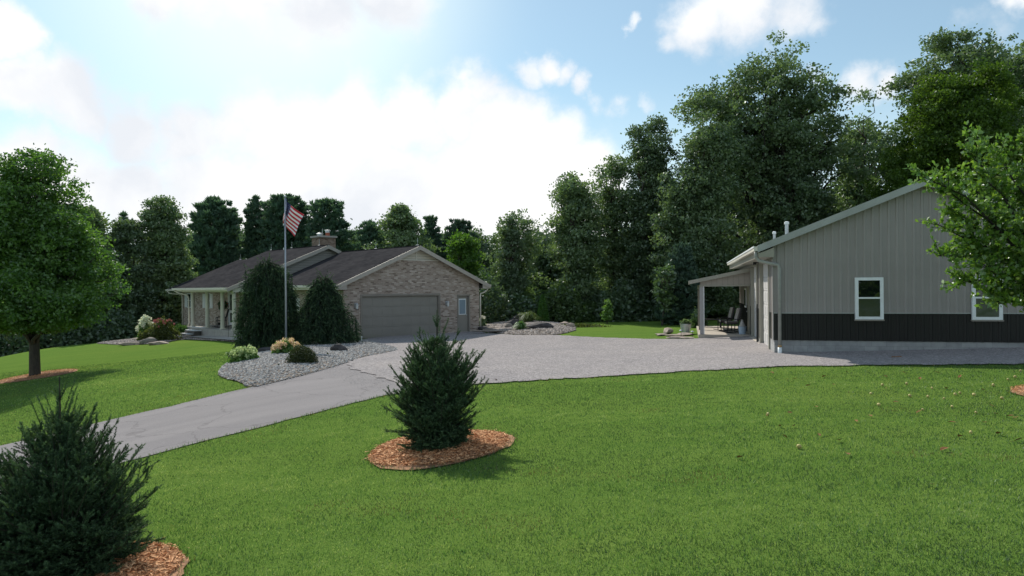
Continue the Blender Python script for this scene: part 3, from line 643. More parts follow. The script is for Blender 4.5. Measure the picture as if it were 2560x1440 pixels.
    gt = MB(); gt.box(-2.79, -2.662, 7.6, 15.9, 2.50, 2.62, GUT); gt.build('gutter', house)
    gt = MB(); gt.box(-.99, -.862, 15.9, 22.7, 2.46, 2.57, GUT); gt.box(-.86, -.004, 15.9, 22.4, 2.44, 2.46, TRIM); gt.build('gutter', house)
    spout([(-2.72, 15.6, 2.5), (-2.6, 15.5, 2.35), (-2.25, 14.7, 2.18), (-2.2, 14.62, 2.0), (-2.2, 14.62, .5), (-2.3, 14.8, 0), (-2.32, 14.9, -.25)], .045)
    spout([(-.92, 22.5, 2.45), (-.85, 22.4, 2.3), (-.12, 22.1, 2.18), (-.06, 22.05, 2.0), (-.06, 22.05, -.1)], .045)
    # porch
    pf = MB(); pf.box(-2.45, 0, 6.2, 15.0, -.4, .26, GM['concrete']); pf.build('porch_floor', house)
    SM = plain('dark_step', (.12, .11, .10), .9, .2, 4); st = MB(); st.box(-2.85, -2.452, 11.9, 13.5, -.5, .10, SM); st.box(-3.15, -2.852, 11.9, 13.5, -.5, -.08, SM)
    st.box(-2.50, -2.2, 11.75, 13.5, .262, .29, WHITE); st.box(-2.84, -2.5, 11.75, 13.4, .102, .13, WHITE); st.box(-3.14, -2.9, 11.9, 13.3, -.078, -.06, WHITE); st.build('porch_steps', house)
    for v in (7.95, 9.55, 11.8, 14.15):
        c = MB(); c.box(-2.28-.0, -1.98, v-.15, v+.15, .262, .30, COLM); c.lathe((-2.13, v, .30), [(.14, 0), (.14, .05), (.115, .07), (.11, 1.0), (.10, 2.0), (.125, 2.01), (.135, 2.06)], COLM, 14); c.build('porch_column', house, smooth=False)
    # front door and windows on the u = 0 wall
    d = MB(); d.box(.03, .08, 13.08, 13.92, .28, 2.35, SHUT); fd = d.build('front_door', house)
    f = MB(); f.box(-.03, .05, 13.92, 14.02, .27, 2.42, WHITE); f.box(-.03, .05, 12.98, 13.08, .27, 2.42, WHITE); f.box(-.03, .05, 12.98, 14.02, 2.35, 2.45, WHITE); f.build('door_frame', fd)
    p = MB(); p.box(.018, .03, 13.2, 13.8, 1.2, 2.2, GLASS); p.box(.018, .03, 13.2, 13.8, .45, 1.05, GLASS); p.build('window_pane', fd)
    def win(v0, v1, z0, z1, shut=.45):
        t = MB(); t.box(-.03, 0, v0-.06, v0, z0-.05, z1+.05, WHITE); t.box(-.03, 0, v1, v1+.06, z0-.05, z1+.05, WHITE)
        t.box(-.03, 0, v0, v1, z1, z1+.05, WHITE); t.box(-.035, 0, v0, v1, z0-.05, z0, WHITE); t.box(-.025, 0, v0, v1, (z0+z1)/2-.02, (z0+z1)/2+.02, WHITE); wo = t.build('window', house)
        q = MB(); q.box(-.012, 0, v0, v1, z0, z1, GLASS); q.build('pane', wo)
        if shut:
            for a, b in ((v0-.08-shut, v0-.08), (v1+.08, v1+.08+shut)):
                s_ = MB(); s_.box(-.04, 0, a, b, z0-.03, z1+.03, SHUT)
                for k in range(9): s_.box(-.05, -.04, a+.05, b-.05, z0+.05+k*(z1-z0)/9.5, z0+.09+k*(z1-z0)/9.5, SHUT)
                s_.build('shutter', wo)
    win(17.05, 17.75, 1.32, 2.22); win(20.55, 21.15, 1.32, 2.22); win(4.95, 5.7, 1.25, 1.98, .35); win(9.6, 10.9, 1.2, 2.2, 0)
    # chimney
    CHB = brick_mat('dark_brown_brick'); cb_ = CHB.node_tree.nodes['Principled BSDF']; ln = cb_.inputs['Base Color'].links[0].from_socket; CHB.node_tree.links.new(mixc(CHB.node_tree, 1.0, ln, (.62, .55, .50), 'MULTIPLY'), cb_.inputs['Base Color'])  # house brick multiplied darker and browner for the chimney
    c = MB(); c.box(3.78, 4.86, 9.2, 10.25, 4.2, 5.88, CHB); ch = c.build('chimney', house); ch.location.z = -.15
    c = MB(); c.box(3.70, 4.94, 9.12, 10.33, 5.88, 5.99, GM['concrete']); c.build('chimney_crown', ch)
    c = MB(); c.box(3.72, 4.3, 9.14, 10.31, 4.95, 5.22, METAL); c.build('flashing', ch)
    c = MB(); c.lathe((4.5, 9.55, 5.99), [(.13, 0), (.13, .22)], plain('clay_flue', (.32, .10, .06), .8), 12); fl = c.build('flue', ch)
    c = MB(); c.lathe((4.5, 9.55, 6.21), [(.14, 0), (.14, .10), (.20, .12), (.20, .15), (.03, .18)], METAL, 12); c.build('flue_cap', fl)
    c = MB(); c.lathe((4.05, 9.75, 5.99), [(.15, 0), (.15, .10), (.22, .13), (.22, .16), (.05, .20)], METAL, 12); c.build('flue_cap', ch)
    c = MB(); c.tube([(4.22, 9.7, 5.99), (4.22, 9.7, 6.45)], .012, METAL, 6); c.build('lightning_rod', ch)
    for (u, v, z) in ((RU, -.1, ZR), (RU, 3.9, ZR), (RU2, 9.5-.8, Z2), (RU2, 12.3, Z2), (RU2, 15.3, Z2), (4.28, 22.3, 4.78)):
        c = MB(); c.tube([(u, v, z), (u, v, z+.42)], .008, METAL, 5); c.tube([(u-.02, v-.12, z+.02), (u-.02, v+.12, z+.02)], .022, WHITE, 5); c.build('lightning_rod', house)
build_house()

# ------------------------------------------------------------------ metal barn (local frame: x along gable front, y back)
BPH = .245; BB = np.array([8.311, 22.334])
def BPt(u, v): return (BB[0]+math.cos(BPH)*u+math.sin(BPH)*v, BB[1]-math.sin(BPH)*u+math.cos(BPH)*v)
barn = thing('metal_barn', 'grey steel pole barn with charcoal lower band and a side porch', 'barn', (BB[0], BB[1], 0), -BPH)
def build_barn():
    W, L_, RU, ZR, M = 8.58, 15.0, 4.29, 5.66, .4; zt = lambda u: ZR-M*abs(u-RU)
    S, Z1 = .2286, 1.63
    def ribs(mb, u0, u1, z0, ztop, mat):     # front panel with raised ribs, each a real fold
        k0 = 0; u = u0
        while u < u1-.02:
            ua = u+.0; top = ztop(u+.02) if callable(ztop) else ztop; top2 = ztop(min(u+.06, u1)) if callable(ztop) else ztop
            mb.hexa([(ua, -.024, z0), (ua+.05, -.024, z0), (ua+.075, -.0005, z0), (ua-.02, -.0005, z0), (ua, -.024, top-.05), (ua+.05, -.024, top2-.05), (ua+.075, -.0005, top2-.05), (ua-.02, -.0005, top-.05)], mat)
            for q in (.11, .165):
                mb.box(u+q, u+q+.012, -.005, -.0003, z0, (ztop(u+q) if callable(ztop) else ztop)-.05, mat)
            u += S
    w = MB(); w.prism([(0, Z1), (W, Z1), (W, zt(W)-.1), (RU, ZR-.1), (0, zt(0)-.1)], 1, 0, .12, BARNW); ribs(w, .12, W-.1, Z1+.002, lambda u: zt(u)-.06, BARNW)
    w.box(0, .12, .12, 1.15, Z1, 3.75, BARNW); w.box(0, .12, 4.2, 4.95, Z1, 3.75, BARNW); w.box(0, .12, 1.15, 4.2, 3.36, 3.75, BARNW); w.box(0, .12, 4.95, 7.95, 3.36, 3.75, BARNW)
    w.box(0, .12, 7.95, L_, Z1, 3.75, BARNW); w.box(W-.12, W, .12, L_, Z1, 3.75, BARNW); w.prism([(.12, Z1), (W-.12, Z1), (W-.12, zt(W)-.1), (RU, ZR-.1), (.12, zt(0)-.1)], 1, L_-.12, L_, BARNW)
    for v in np.arange(8.6, 14.9, S): w.box(-.015, 0, v, v+.05, Z1, 3.2, BARNW)
    for v in list(np.arange(.25, 1.1, S))+list(np.arange(4.3, 4.9, S)): w.box(-.015, 0, v, v+.05, Z1, 3.7, BARNW)
    w.build('upper_wall_panel', barn)
    w = MB(); w.box(0, W, 0, .12, .77, Z1, BARND); ribs(w, .12, W-.1, .77, Z1+.05, BARND)
    w.box(0, .12, .12, 1.15, .77, Z1, BARND); w.box(0, .12, 4.2, 4.95, .5, Z1, BARND); w.box(0, .12, 7.95, L_, .38, Z1, BARND); w.box(W-.12, W, .12, L_, .77, Z1, BARND); w.box(.12, W-.12, L_-.12, L_, .5, Z1, BARND)
    for v in np.arange(9.9, 14.9, S): w.box(-.015, 0, v, v+.05, .42, Z1, BARND)
    w.build('lower_wall_panel', barn)
    w = MB(); w.box(-.03, W+.03, -.03, 0, 1.615, 1.645, BARNTRIM); w.box(-.03, 0, -.03, 0.25, .77, 3.6, BARNW); w.build('band_trim', barn)
    w = MB(); w.box(.02, W-.02, .02, .2, -.4, .77, BLOCK); w.box(.02, .2, .2, 1.15, -.4, .77, BLOCK); w.box(.02, .2, 4.2, 4.95, -.4, .5, BLOCK); w.box(.02, .2, 7.95, L_, -.4, .38, BLOCK); w.box(W-.2, W-.02, .2, L_, -.4, .77, BLOCK)
    w.box(-.12, .3, 1.15, 4.2, -.3, .36, SLAB); w.box(-.12, .3, 4.95, 7.95, -.3, .355, SLAB); w.build('block_foundation', barn)
    # roof
    r = MB(); roof_slab(r, -.47, zt(-.47), RU, ZR, -.28, L_+.3, .03, BARNTRIM); roof_slab(r, RU, ZR, W+.47, zt(W+.47), -.28, L_+.3, .03, BARNTRIM)
    for v in np.arange(-.1, L_+.2, S):
        r.prism([(-.47, zt(-.47)), (RU, ZR), (RU, ZR+.02), (-.47, zt(-.47)+.02)], 1, v, v+.04, BARNTRIM); r.prism([(RU, ZR), (W+.47, zt(W+.47)), (W+.47, zt(W+.47)+.02), (RU, ZR+.02)], 1, v, v+.04, BARNTRIM)
    r.build('roof', barn)
    r = MB()
    for a, b in ((-.49, RU), (RU, W+.49)):
        r.prism([(a, zt(a)-.17), (b, zt(b)-.17), (b, zt(b)+.025), (a, zt(a)+.025)], 1, -.33, -.284, BARNTRIM)
        r.prism([(a, zt(a)-.195), (b, zt(b)-.195), (b, zt(b)-.17), (a, zt(a)-.17)], 1, -.34, -.27, BARNTRIM)
        r.prism([(a, zt(a)-.16), (b, zt(b)-.16), (b, zt(b)-.14), (a, zt(a)-.14)], 1, -.282, -.003, JAMB)
    r.build('rake_trim', barn)
    r = MB(); r.box(-.47, -.44, -.28, L_+.3, 3.40, 3.68, JAMB); r.box(-.44, -.004, -.27, L_+.3, 3.40, 3.42, JAMB); r.prism([(-.47, 3.40), (0, 3.40), (0, 3.70), (-.47, 3.52)], 1, -.283, -.26, JAMB); r.build('soffit', barn)
    g = MB(); g.box(-.60, -.472, -.30, L_+.2, 3.60, 3.74, GUT); g.box(-.62, -.60, -.30, L_+.2, 3.70, 3.75, WHITE); g.build('gutter', barn)
    d = MB(); d.tube([(-.54, -.2, 3.6), (-.54, -.2, 3.42), (-.46, -.18, 3.30), (-.1, -.12, 3.20), (.12, -.09, 3.16), (.17, -.09, 3.05), (.17, -.09, .62)], .055, plain('grey_downspout', (.30, .31, .29), .45), 8)
    ds = d.build('downspout', barn, smooth=True)
    d = MB(); d.tube([(.17, -.09, .55), (.17, -.09, .20)], .065, WHITE, 10); d.tube([(.17, -.09, .62), (.17, -.09, .55)], .06, plain('rusty_band', (.42, .27, .13), .8), 10); d.build('drain_collar', ds, smooth=True)
    # overhead doors on the left side, recessed
    for v0, v1 in ((1.3, 4.05), (5.1, 7.8)):
        d = MB()
        for k in range(6): d.box(.10, .15, v0, v1, .37+k*.49, .85+k*.49, ODOOR)
        for k in range(6):
            for q in range(4): d.box(.092, .10, v0+.12+q*(v1-v0-.15)/4, v0+(q+1)*(v1-v0-.15)/4, .45+k*.49, .78+k*.49, ODOOR)
        od = d.build('overhead_door', barn)
        j = MB(); j.box(-.03, .15, v0-.15, v0, .36, 3.3, JAMB); j.box(-.03, .15, v1, v1+.15, .36, 3.3, JAMB); j.box(-.03, .15, v0-.15, v1+.15, 3.3, 3.36, JAMB); j.build('door_frame', od)
    c = MB(); c.tube([(-.08, 4.6, 3.3), (-.08, 4.6, 1.8)], .035, JAMB, 8); c.tube([(-.08, 4.6, 1.8), (-.08, 4.6, .35)], .03, BLACKM, 8); c.build('conduit', barn)
    c = MB(); c.tube([(-.02, 4.4, 3.40), (-.12, 4.4, 3.40)], .03, BLACKM, 8); c.box(-.24, -.12, 4.28, 4.52, 3.30, 3.44, BLACKM); sl_ = c.build('security_light', barn)
    c = MB(); c.box(-.255, -.24, 4.30, 4.50, 3.32, 3.42, ODOOR); c.build('lamp_lens', sl_)
    # front windows
    for u0, u1 in ((2.42, 3.12), (5.62, 6.32)):
        z0, z1 = 1.47, 2.69
        t = MB(); t.box(u0-.05, u0+.045, -.085, 0, z0-.03, z1+.04, WHITE); t.box(u1-.045, u1+.05, -.085, 0, z0-.03, z1+.04, WHITE); t.box(u0+.045, u1-.045, -.085, 0, z1-.05, z1+.04, WHITE); t.box(u0+.045, u1-.045, -.085, 0, z0-.03, z0+.055, WHITE)
        t.box(u0-.07, u1+.07, -.105, 0, z0-.075, z0-.032, TRIMD); wo = t.build('window', barn)
        zm = (z0+z1)/2+.02
        t = MB(); t.box(u0+.045, u1-.045, -.082, -.04, zm-.025, zm+.025, WHITE); t.build('meeting_rail', wo)
        t = MB(); t.box(u0+.045, u1-.045, -.055, -.04, zm+.025, z1-.05, GLASS); t.build('upper_sash', wo)
        t = MB(); t.box(u0+.045, u1-.045, -.065, -.04, z0+.055, zm-.025, SCREEN); t.build('lower_sash', wo)
    # side window and walk door under the porch
    t = MB(); t.box(-.04, 0, 10.45, 11.35, 1.5, 2.4, WHITE); wo = t.build('window', barn); t = MB(); t.box(-.045, -.04, 10.53, 11.27, 1.58, 2.32, GLASS); t.build('pane', wo)
    t = MB(); t.box(-.03, 0, 8.75, 9.75, .39, 2.5, JAMB); wd = t.build('walk_door', barn); t = MB(); t.lathe((-.06, 9.6, 1.35), [(.02, -.03), (.03, 0), (.02, .03)], METAL, 8); t.build('handle', wd)
    # porch: roof, gable infill, beam, posts, slab
    PV0, PV1 = 8.28, 15.0; pz = lambda u: 3.26+.205*u
    r = MB(); roof_slab(r, -2.56, pz(-2.56), -.004, pz(0), PV0-.12, PV1+.1, .03, BARNTRIM); r.build('porch_roof', barn)
    r = MB(); r.prism([(-2.58, pz(-2.58)-.14), (-.004, pz(0)-.14), (-.004, pz(0)+.02), (-2.58, pz(-2.58)+.02)], 1, PV0-.16, PV0-.122, JAMB); r.box(-2.60, -2.562, PV0-.16, PV1+.1, pz(-2.58)-.14, pz(-2.58)+.02, JAMB); r.build('porch_fascia', barn)
    r = MB(); r.prism([(-2.12, 2.55), (-.004, 2.55), (-.004, pz(0)-.05), (-2.12, pz(-2.12)-.05)], 1, PV0, PV0+.04, plain('warm_porch_panel', (.30, .27, .235), .45, .05, 3))
    for u in np.arange(-2.1, -.1, .2286): r.prism([(u, 2.555), (u+.02, 2.555), (u+.02, pz(u)-.06), (u, pz(u)-.06)], 1, PV0-.012, PV0, TRIMD)
    r.build('porch_gable_panel', barn)
    r = MB(); r.box(-2.14, -.03, PV0-.03, PV0+.1, 2.49, 2.548, JAMB); r.box(-2.14, -2.0, PV0+.1, PV1, 2.35, 2.55, JAMB); r.build('porch_beam', barn)
    for v in (PV0+.02, PV0+3.3, PV1-.2):
        p = MB(); p.box(-2.13, -1.98, v, v+.15, .39, 2.49, plain('grey_post', (.30, .30, .31), .6, .05, 4) if v < 9 else TRIMD); p.box(-1.975, -1.94, v+.02, v+.13, .39, 2.49, WHITE if v < 9 else TRIMD); p.build('porch_post', barn)
    s = MB(); s.box(-2.2, -.005, PV0-.05, PV1+.2, -.1, .385, SLAB); s.build('porch_slab', barn)
    for v in (9.9, 11.5): pass
    # vent pipes
    for (u, v, h, rr) in ((.52, .85, .42, .055), (.30, 2.3, .30, .045)):
        c = MB(); c.tube([(u, v, zt(u)-.05), (u, v, zt(u)+h-.06)], rr, METAL, 10); c.lathe((u, v, zt(u)+h-.06), [(rr*1.35, 0), (rr*1.35, .07), (rr*.6, .09)], WHITE, 10); c.build('vent_pipe', barn, smooth=False)
build_barn()

# ------------------------------------------------------------------ foliage builders
LEAF = {
 'maple': leafmat('maple_leaf', (.036, .098, .022), (.135, .250, .050), .46, .05),
 'dark': leafmat('dark_leaf', (.050, .092, .050), (.135, .195, .094), .32, .05),
 'mid': leafmat('mid_leaf', (.072, .132, .064), (.195, .270, .122), .36, .05),
 'oak': leafmat('oak_leaf', (.062, .112, .056), (.155, .222, .100), .34, .05),
 'yellowgreen': leafmat('yellow_green_leaf', (.028, .072, .012), (.100, .165, .022), .42, .02),
 'bright': leafmat('bright_leaf', (.042, .118, .018), (.125, .22, .036), .45, .03),
 'pine': leafmat('pine_needle', (.055, .112, .080), (.125, .205, .140), .3, .02),
 'spruce': leafmat('spruce_needle', (.012, .036, .016), (.105, .180, .085), .2, .03, rough=.5),
 'blue': leafmat('blue_spruce_needle', (.05, .095, .072), (.11, .17, .12), .15, .02),
 'apple': leafmat('apple_leaf', (.070, .165, .026), (.22, .34, .060), .42, .07, rough=.4),
 'hydr': leafmat('hydrangea_leaf', (.06, .15, .03), (.20, .33, .07), .35, .05),
 'juniper': leafmat('juniper_leaf', (.04, .11, .02), (.13, .24, .05), .3, .04),
 'thuja': leafmat('thuja_leaf', (.04, .12, .02), (.12, .26, .04), .4, .04),
 'dwarf': leafmat('dwarf_needle', (.016, .034, .008), (.07, .080, .016), .2, .03),
 'magn': leafmat('large_leaf', (.05, .10, .04), (.13, .20, .08), .3, .08, rough=.4),
 'olive': leafmat('olive_leaf', (.05, .07, .018), (.15, .17, .05), .35, .03),
 'hydr2': leafmat('understory_leaf', (.045, .085, .03), (.12, .19, .06), .38, .04),
 'tuft': leafmat('tuft_grass', (.06, .11, .03), (.20, .25, .09), .3, .03),
}
def unit(v): return v/(np.linalg.norm(v, axis=-1, keepdims=True)+1e-9)
def leaf_quads(C, size, r, up=.35, asp=.55, out=None):
    """diamond leaves at centres C, random facing with a bias upward"""
    n = len(C); nrm = unit(r.normal(0, 1, (n, 3))+np.array([0, 0, up])+(0 if out is None else out*.5)); a = unit(np.cross(nrm, r.normal(0, 1, (n, 3)))); b = np.cross(nrm, a)
    s = (size*r.uniform(.65, 1.35, n))[:, None]; a = a*s; b = b*s*asp
    return np.stack([C-a, C-b+nrm*s*.1, C+a*1.05, C+b+nrm*s*.1], 1).reshape(-1, 3)
def limb(mb, p0, p1, r0, r1, rr, mat, sag=0, n=5, sides=5):
    p0, p1 = np.array(p0, float), np.array(p1, float); L = np.linalg.norm(p1-p0); pts = []; 
    for i in range(n+1):
        t = i/n; p = p0*(1-t)+p1*t; j = (0 if i in (0, n) else 1)*L*.05
        p = p+np.array([rr.normal(0, j), rr.normal(0, j), rr.normal(0, j*.5)+math.sin(t*math.pi)*L*sag]); pts.append(p)
    mb.tube(pts, list(np.linspace(r0, r1, n+1)), mat, sides, cap=False); return pts
def tree(name, label, cat, D, base_px, prof, leaf='mid', n_cl=220, per=130, ls=.13, cr=.9, trunk=.2, fork=.35, seed=1, group=None, depth=.8, gap=.0, zbase=None, wild=.25, tw=None, shell=.42, bark=None, limbs=45, lean=0, upb=.35, both=False, bough=9):
    """prof: rows (y_px, left_px, right_px) of the crown outline seen at distance D, turned into a solid crown"""
    n_cl = int(n_cl*2.3); r = np.random.default_rng(seed); rr = r
    bx = at(base_px, 720, D)[0]; bz = gz(bx, D) if zbase is None else zbase
    root = thing(name, label, cat, (bx, D, bz), 0, group)
    rows = []
    for (y, l, rt) in prof:
        pl, pr = at(l, y, D), at(rt, y, D); rows.append((pl[2]-bz, (pl[0]+pr[0])/2-bx, max(.05, (pr[0]-pl[0])/2)))
    rows.sort(); zs = np.array([q[0] for q in rows]); cx = np.array([q[1] for q in rows]); rad = np.array([q[2] for q in rows])
    zz = np.linspace(zs[0], zs[-1], 200); w = np.interp(zz, zs, rad)**1.5+.02; w /= w.sum()
    n_b = max(9, int(n_cl/bough)); z = r.choice(zz, n_b, p=w)+r.normal(0, .1, n_b); z = np.clip(z, zs[0], zs[-1]); R_ = np.interp(z, zs, rad); c_ = np.interp(z, zs, cx); th = r.uniform(0, 2*math.pi, n_b)
    q = r.uniform(0, 1, n_b)**shell; br = cr*1.5*r.uniform(.7, 1.3, n_b); Rin = np.maximum(R_-br*.8, R_*.12)
    B = np.stack([c_+Rin*q*np.cos(th), Rin*depth*q*np.sin(th), z-br*.35], -1)
    bi = r.integers(0, n_b, n_cl); bd = unit(r.normal(0, 1, (n_cl, 3))+np.array([0, 0, .25])); C = B[bi]+bd*(br[bi]*r.uniform(.35, 1.12, n_cl)*(1+wild*.5*r.uniform(0, 1, n_cl)**3))[:, None]*np.array([1, 1, .8])
    crs = cr*.52*r.uniform(.5, 1.3, n_cl)
    # keep inside the outline (a few twigs may poke out)
    Rl = np.maximum(.12, np.interp(C[:, 2], zs, rad)-.42*cr)*(1+.22*(r.uniform(0, 1, n_cl) < wild)); cl_ = np.interp(C[:, 2], zs, cx); dx = C[:, 0]-cl_; f = np.minimum(1, Rl/np.maximum(1e-3, np.hypot(dx, C[:, 1]/depth))); C[:, 0] = cl_+dx*f; C[:, 1] *= f
    C[:, 2] = np.clip(C[:, 2], zs[0]+.25, zs[-1])
    if gap > 0:
        k = (np.sin(C[:, 0]*1.7+seed)*np.sin(C[:, 2]*1.3+seed*2)*np.sin(C[:, 1]*1.5)) > -1+gap*1.2
        k |= r.uniform(0, 1, n_cl) > gap*1.6; C, crs, bi = C[k], crs[k], bi[k]
    n = len(C); cnt = np.maximum(10, (per*.62*(crs/(cr*.52))**2*r.uniform(.6, 1.3, n)).astype(int)); idx = np.repeat(np.arange(n), cnt); m = len(idx)
    dv = unit(r.normal(0, 1, (m, 3))); dv[:, 2] = dv[:, 2]*.8; rad_ = r.uniform(0, 1, m)**.45*(1+(r.uniform(0, 1, m) < .15)*r.uniform(0, wild*2, m))
    P = C[idx]+dv*(crs[idx]*1.25*rad_)[:, None]*np.array([1, 1, .72])
    k = P[:, 2] > .15; P, idx, dv = P[k], idx[k], dv[k]; m = len(P)
    tint = np.clip(.05+.45*r.uniform(0, 1, n_b)[bi][idx]+.25*r.uniform(0, 1, n)[idx]+.42*r.uniform(0, 1, m)**1.5, 0, 1)
    np_mesh('crown', leaf_quads(P, ls*.70, r, upb, .6), 4, LEAF[leaf] if isinstance(leaf, str) else leaf, root, tint)
    # trunk and limbs
    mb = MB(); mat = bark or BARK; H = zs[-1]; top = np.array([np.interp(H*.85, zs, cx), 0, H*.85]); path = [np.array([0, 0, -.3]), np.array([lean*.1, 0, .12])]
    for t in (.25, .5, .75, 1.0): path.append(np.array([top[0]*t+rr.normal(0, .05*trunk/.2), rr.normal(0, .08), H*.85*t]))
    rads = [trunk*1.35, trunk*1.05, trunk*.85, trunk*.6, trunk*.35, trunk*.08]
    mb.tube(path, rads, mat, 9, cap=False)
    order = r.permutation(n)[:limbs]
    for i in order:
        e = C[i]; zb = max(H*fork*.45, e[2]*r.uniform(.45, .78)); zb = min(zb, H*.8); s = np.array([np.interp(zb, [p[2] for p in path], [p[0] for p in path]), 0, zb])
        L = np.linalg.norm(e-s); limb(mb, s, e, min(trunk*.5, .03+L*.028), .014, rr, mat, .06)
    mb.build('trunk', root, smooth=True); return root
def conifer(name, label, cat, D, base_px, y_top, prof, leaf='pine', seed=1, whorl=.36, tuft=.42, nt=7, bare=.12, group=None, depth=.9, droop=-.05, up=.5, tw=.06, dens=1.0, trunk=.2, k=8):
    r = np.random.default_rng(seed); bx = at(base_px, 720, D)[0]; bz = gz(bx, D); root = thing(name, label, cat, (bx, D, bz), 0, group)
    rows = []
    for (y, l, rt) in prof:
        pl, pr = at(l, y, D), at(rt, y, D); rows.append((pl[2]-bz, (pl[0]+pr[0])/2-bx, max(.05, (pr[0]-pl[0])/2)))
    rows.sort(); zs = np.array([q[0] for q in rows]); cx = np.array([q[1] for q in rows]); rad = np.array([q[2] for q in rows])
    H = at(base_px, y_top, D)[2]-bz; mb = MB(); mb.tube([(0, 0, -.3), (cx[0]*.3, 0, H*.5), (cx[-1], 0, H*.98)], [trunk, trunk*.55, .02], BARKD, 7, cap=False)
    T = []; Dv = []; z = zs[0]
    while z < H-.1:
        Rz = np.interp(z, zs, rad); c0 = np.interp(z, zs, cx); nb = int(r.integers(5, 8)); a0 = r.uniform(0, 6.28)
        for b in range(nb):
            a = a0+b*6.283/nb+r.normal(0, .2); L = Rz*r.uniform(.65, 1.1); dirv = np.array([math.cos(a), math.sin(a)*depth, 0]); rise = up*L*r.uniform(.5, 1.2)
            e = np.array([c0, 0, z])+dirv*L+np.array([0, 0, rise]); s = np.array([c0*.7, 0, z])
            if L > .5: mb.tube([s, s*.5+e*.5+np.array([0, 0, droop*L]), e], [.03+.008*L, .02, .008], BARKD, 4, cap=False)
            nt_ = max(3, int(L/.12*dens)); t = r.uniform(bare, 1, nt_)**.6; sw = (1-t)[:, None]*L*.30+.08; pos = s+(e-s)*t[:, None]+r.normal(0, 1, (nt_, 3))*sw*np.array([1, 1, .4])+np.array([0, 0, .05])
            T.append(pos); Dv.append(np.repeat((unit((e-s)[None])*.6+np.array([0, 0, .85])), nt_, 0)+r.normal(0, .22, (nt_, 3)))
        z += whorl*r.uniform(.7, 1.3)
    T.append(np.stack([np.full(14, cx[-1]), np.zeros(14), np.linspace(H-1.2, H, 14)], -1)+r.normal(0, .05, (14, 3))); Dv.append(np.tile([0, 0, 1.], (14, 1)))
    T = np.concatenate(T); Dv = unit(np.concatenate(Dv)); idx = np.repeat(np.arange(len(T)), k); m = len(idx)
    d = unit(Dv[idx]*1.0+r.normal(0, .42, (m, 3))); s = unit(np.cross(d, r.normal(0, 1, (m, 3)))); L = tuft*r.uniform(.5, 1.15, m)[:, None]; P = T[idx]
    V = np.stack([P-s*tw*.35, P+s*tw*.35, P+d*L*.6+s*tw*.5, P+d*L], 1)
    V = np.stack([P, P+d*L*.5+s*tw, P+d*L, P+d*L*.5-s*tw], 1).reshape(-1, 3)
    np_mesh('crown', V, 4, LEAF[leaf], root, np.clip(np.repeat(r.uniform(0, 1, len(T)), k)*.7+r.uniform(0, .3, m), 0, 1)); mb.build('trunk', root, smooth=True); return root
def shrub(name, label, cat, P, rx, ry, h, leaf, n=1500, ls=.05, seed=1, group=None, asp=.6, flat=1.0, part='foliage', stems=True, rag=.12, upb=.35, base=.0):
    r = np.random.default_rng(seed); root = thing(name, label, cat, P, 0, group); u = unit(r.normal(0, 1, (n, 3))); u[:, 2] = np.abs(u[:, 2])**flat
    q = r.uniform(0, 1, n)**.3*(1+rag*np.sin(u[:, 0]*5+seed)*np.sin(u[:, 1]*6+seed*2)+rag*.6*np.sin(u[:, 2]*9+u[:, 0]*7))*(1+(r.uniform(0, 1, n) < .08)*r.uniform(0, .18, n))
    C = u*q[:, None]*np.array([rx, ry, h])+np.array([0, 0, base]); cl = .5+.5*np.sin(C[:, 0]*9/max(rx, .2)+seed)*np.sin(C[:, 1]*8/max(ry, .2))
    np_mesh(part, leaf_quads(C, ls, r, upb, asp), 4, LEAF[leaf], root, np.clip(.2+.4*cl+r.normal(0, .2, n), 0, 1))
    if stems:
        mb = MB()
        for k in range(7):
            a = r.uniform(0, 6.28); mb.tube([(0, 0, -.05), (rx*.3*math.cos(a), ry*.3*math.sin(a), base+h*.4), (rx*.6*math.cos(a), ry*.6*math.sin(a), base+h*.75)], [.02, .014, .006], BARK, 5, cap=False)
        mb.build('stems', root)
    return root
def rock(name, label, P, sx, sy, sz, mat, seed=1, rz=0, group=None, cat='rock', sub=3):
    r = np.random.default_rng(seed)
    import bmesh
    bm = bmesh.new(); bmesh.ops.create_icosphere(bm, subdivisions=sub, radius=1); ks = r.normal(0, 1, (6, 3)); ps = r.uniform(0, 6, 6); pl = unit(r.normal(0, 1, (7, 3))); dd = r.uniform(.55, .9, 7)
    for v in bm.verts:
        p = np.array(v.co)
        for a, b in zip(pl, dd):
            e = p@a-b
            if e > 0: p = p-a*e*.85
        p = p*(1+.05*sum(math.sin(2.2*(p@k)+q) for k, q in zip(ks, ps))+r.normal(0, .012)); v.co = (p[0]*sx, p[1]*sy, p[2]*sz)
    me = bpy.data.meshes.new(name); bm.to_mesh(me); bm.free(); me.materials.append(mat); o = bpy.data.objects.new(name, me); COL.objects.link(o)
    o.location = tuple(map(float, P)); o.rotation_euler = (0, 0, rz); return tag(o, label, cat, group)

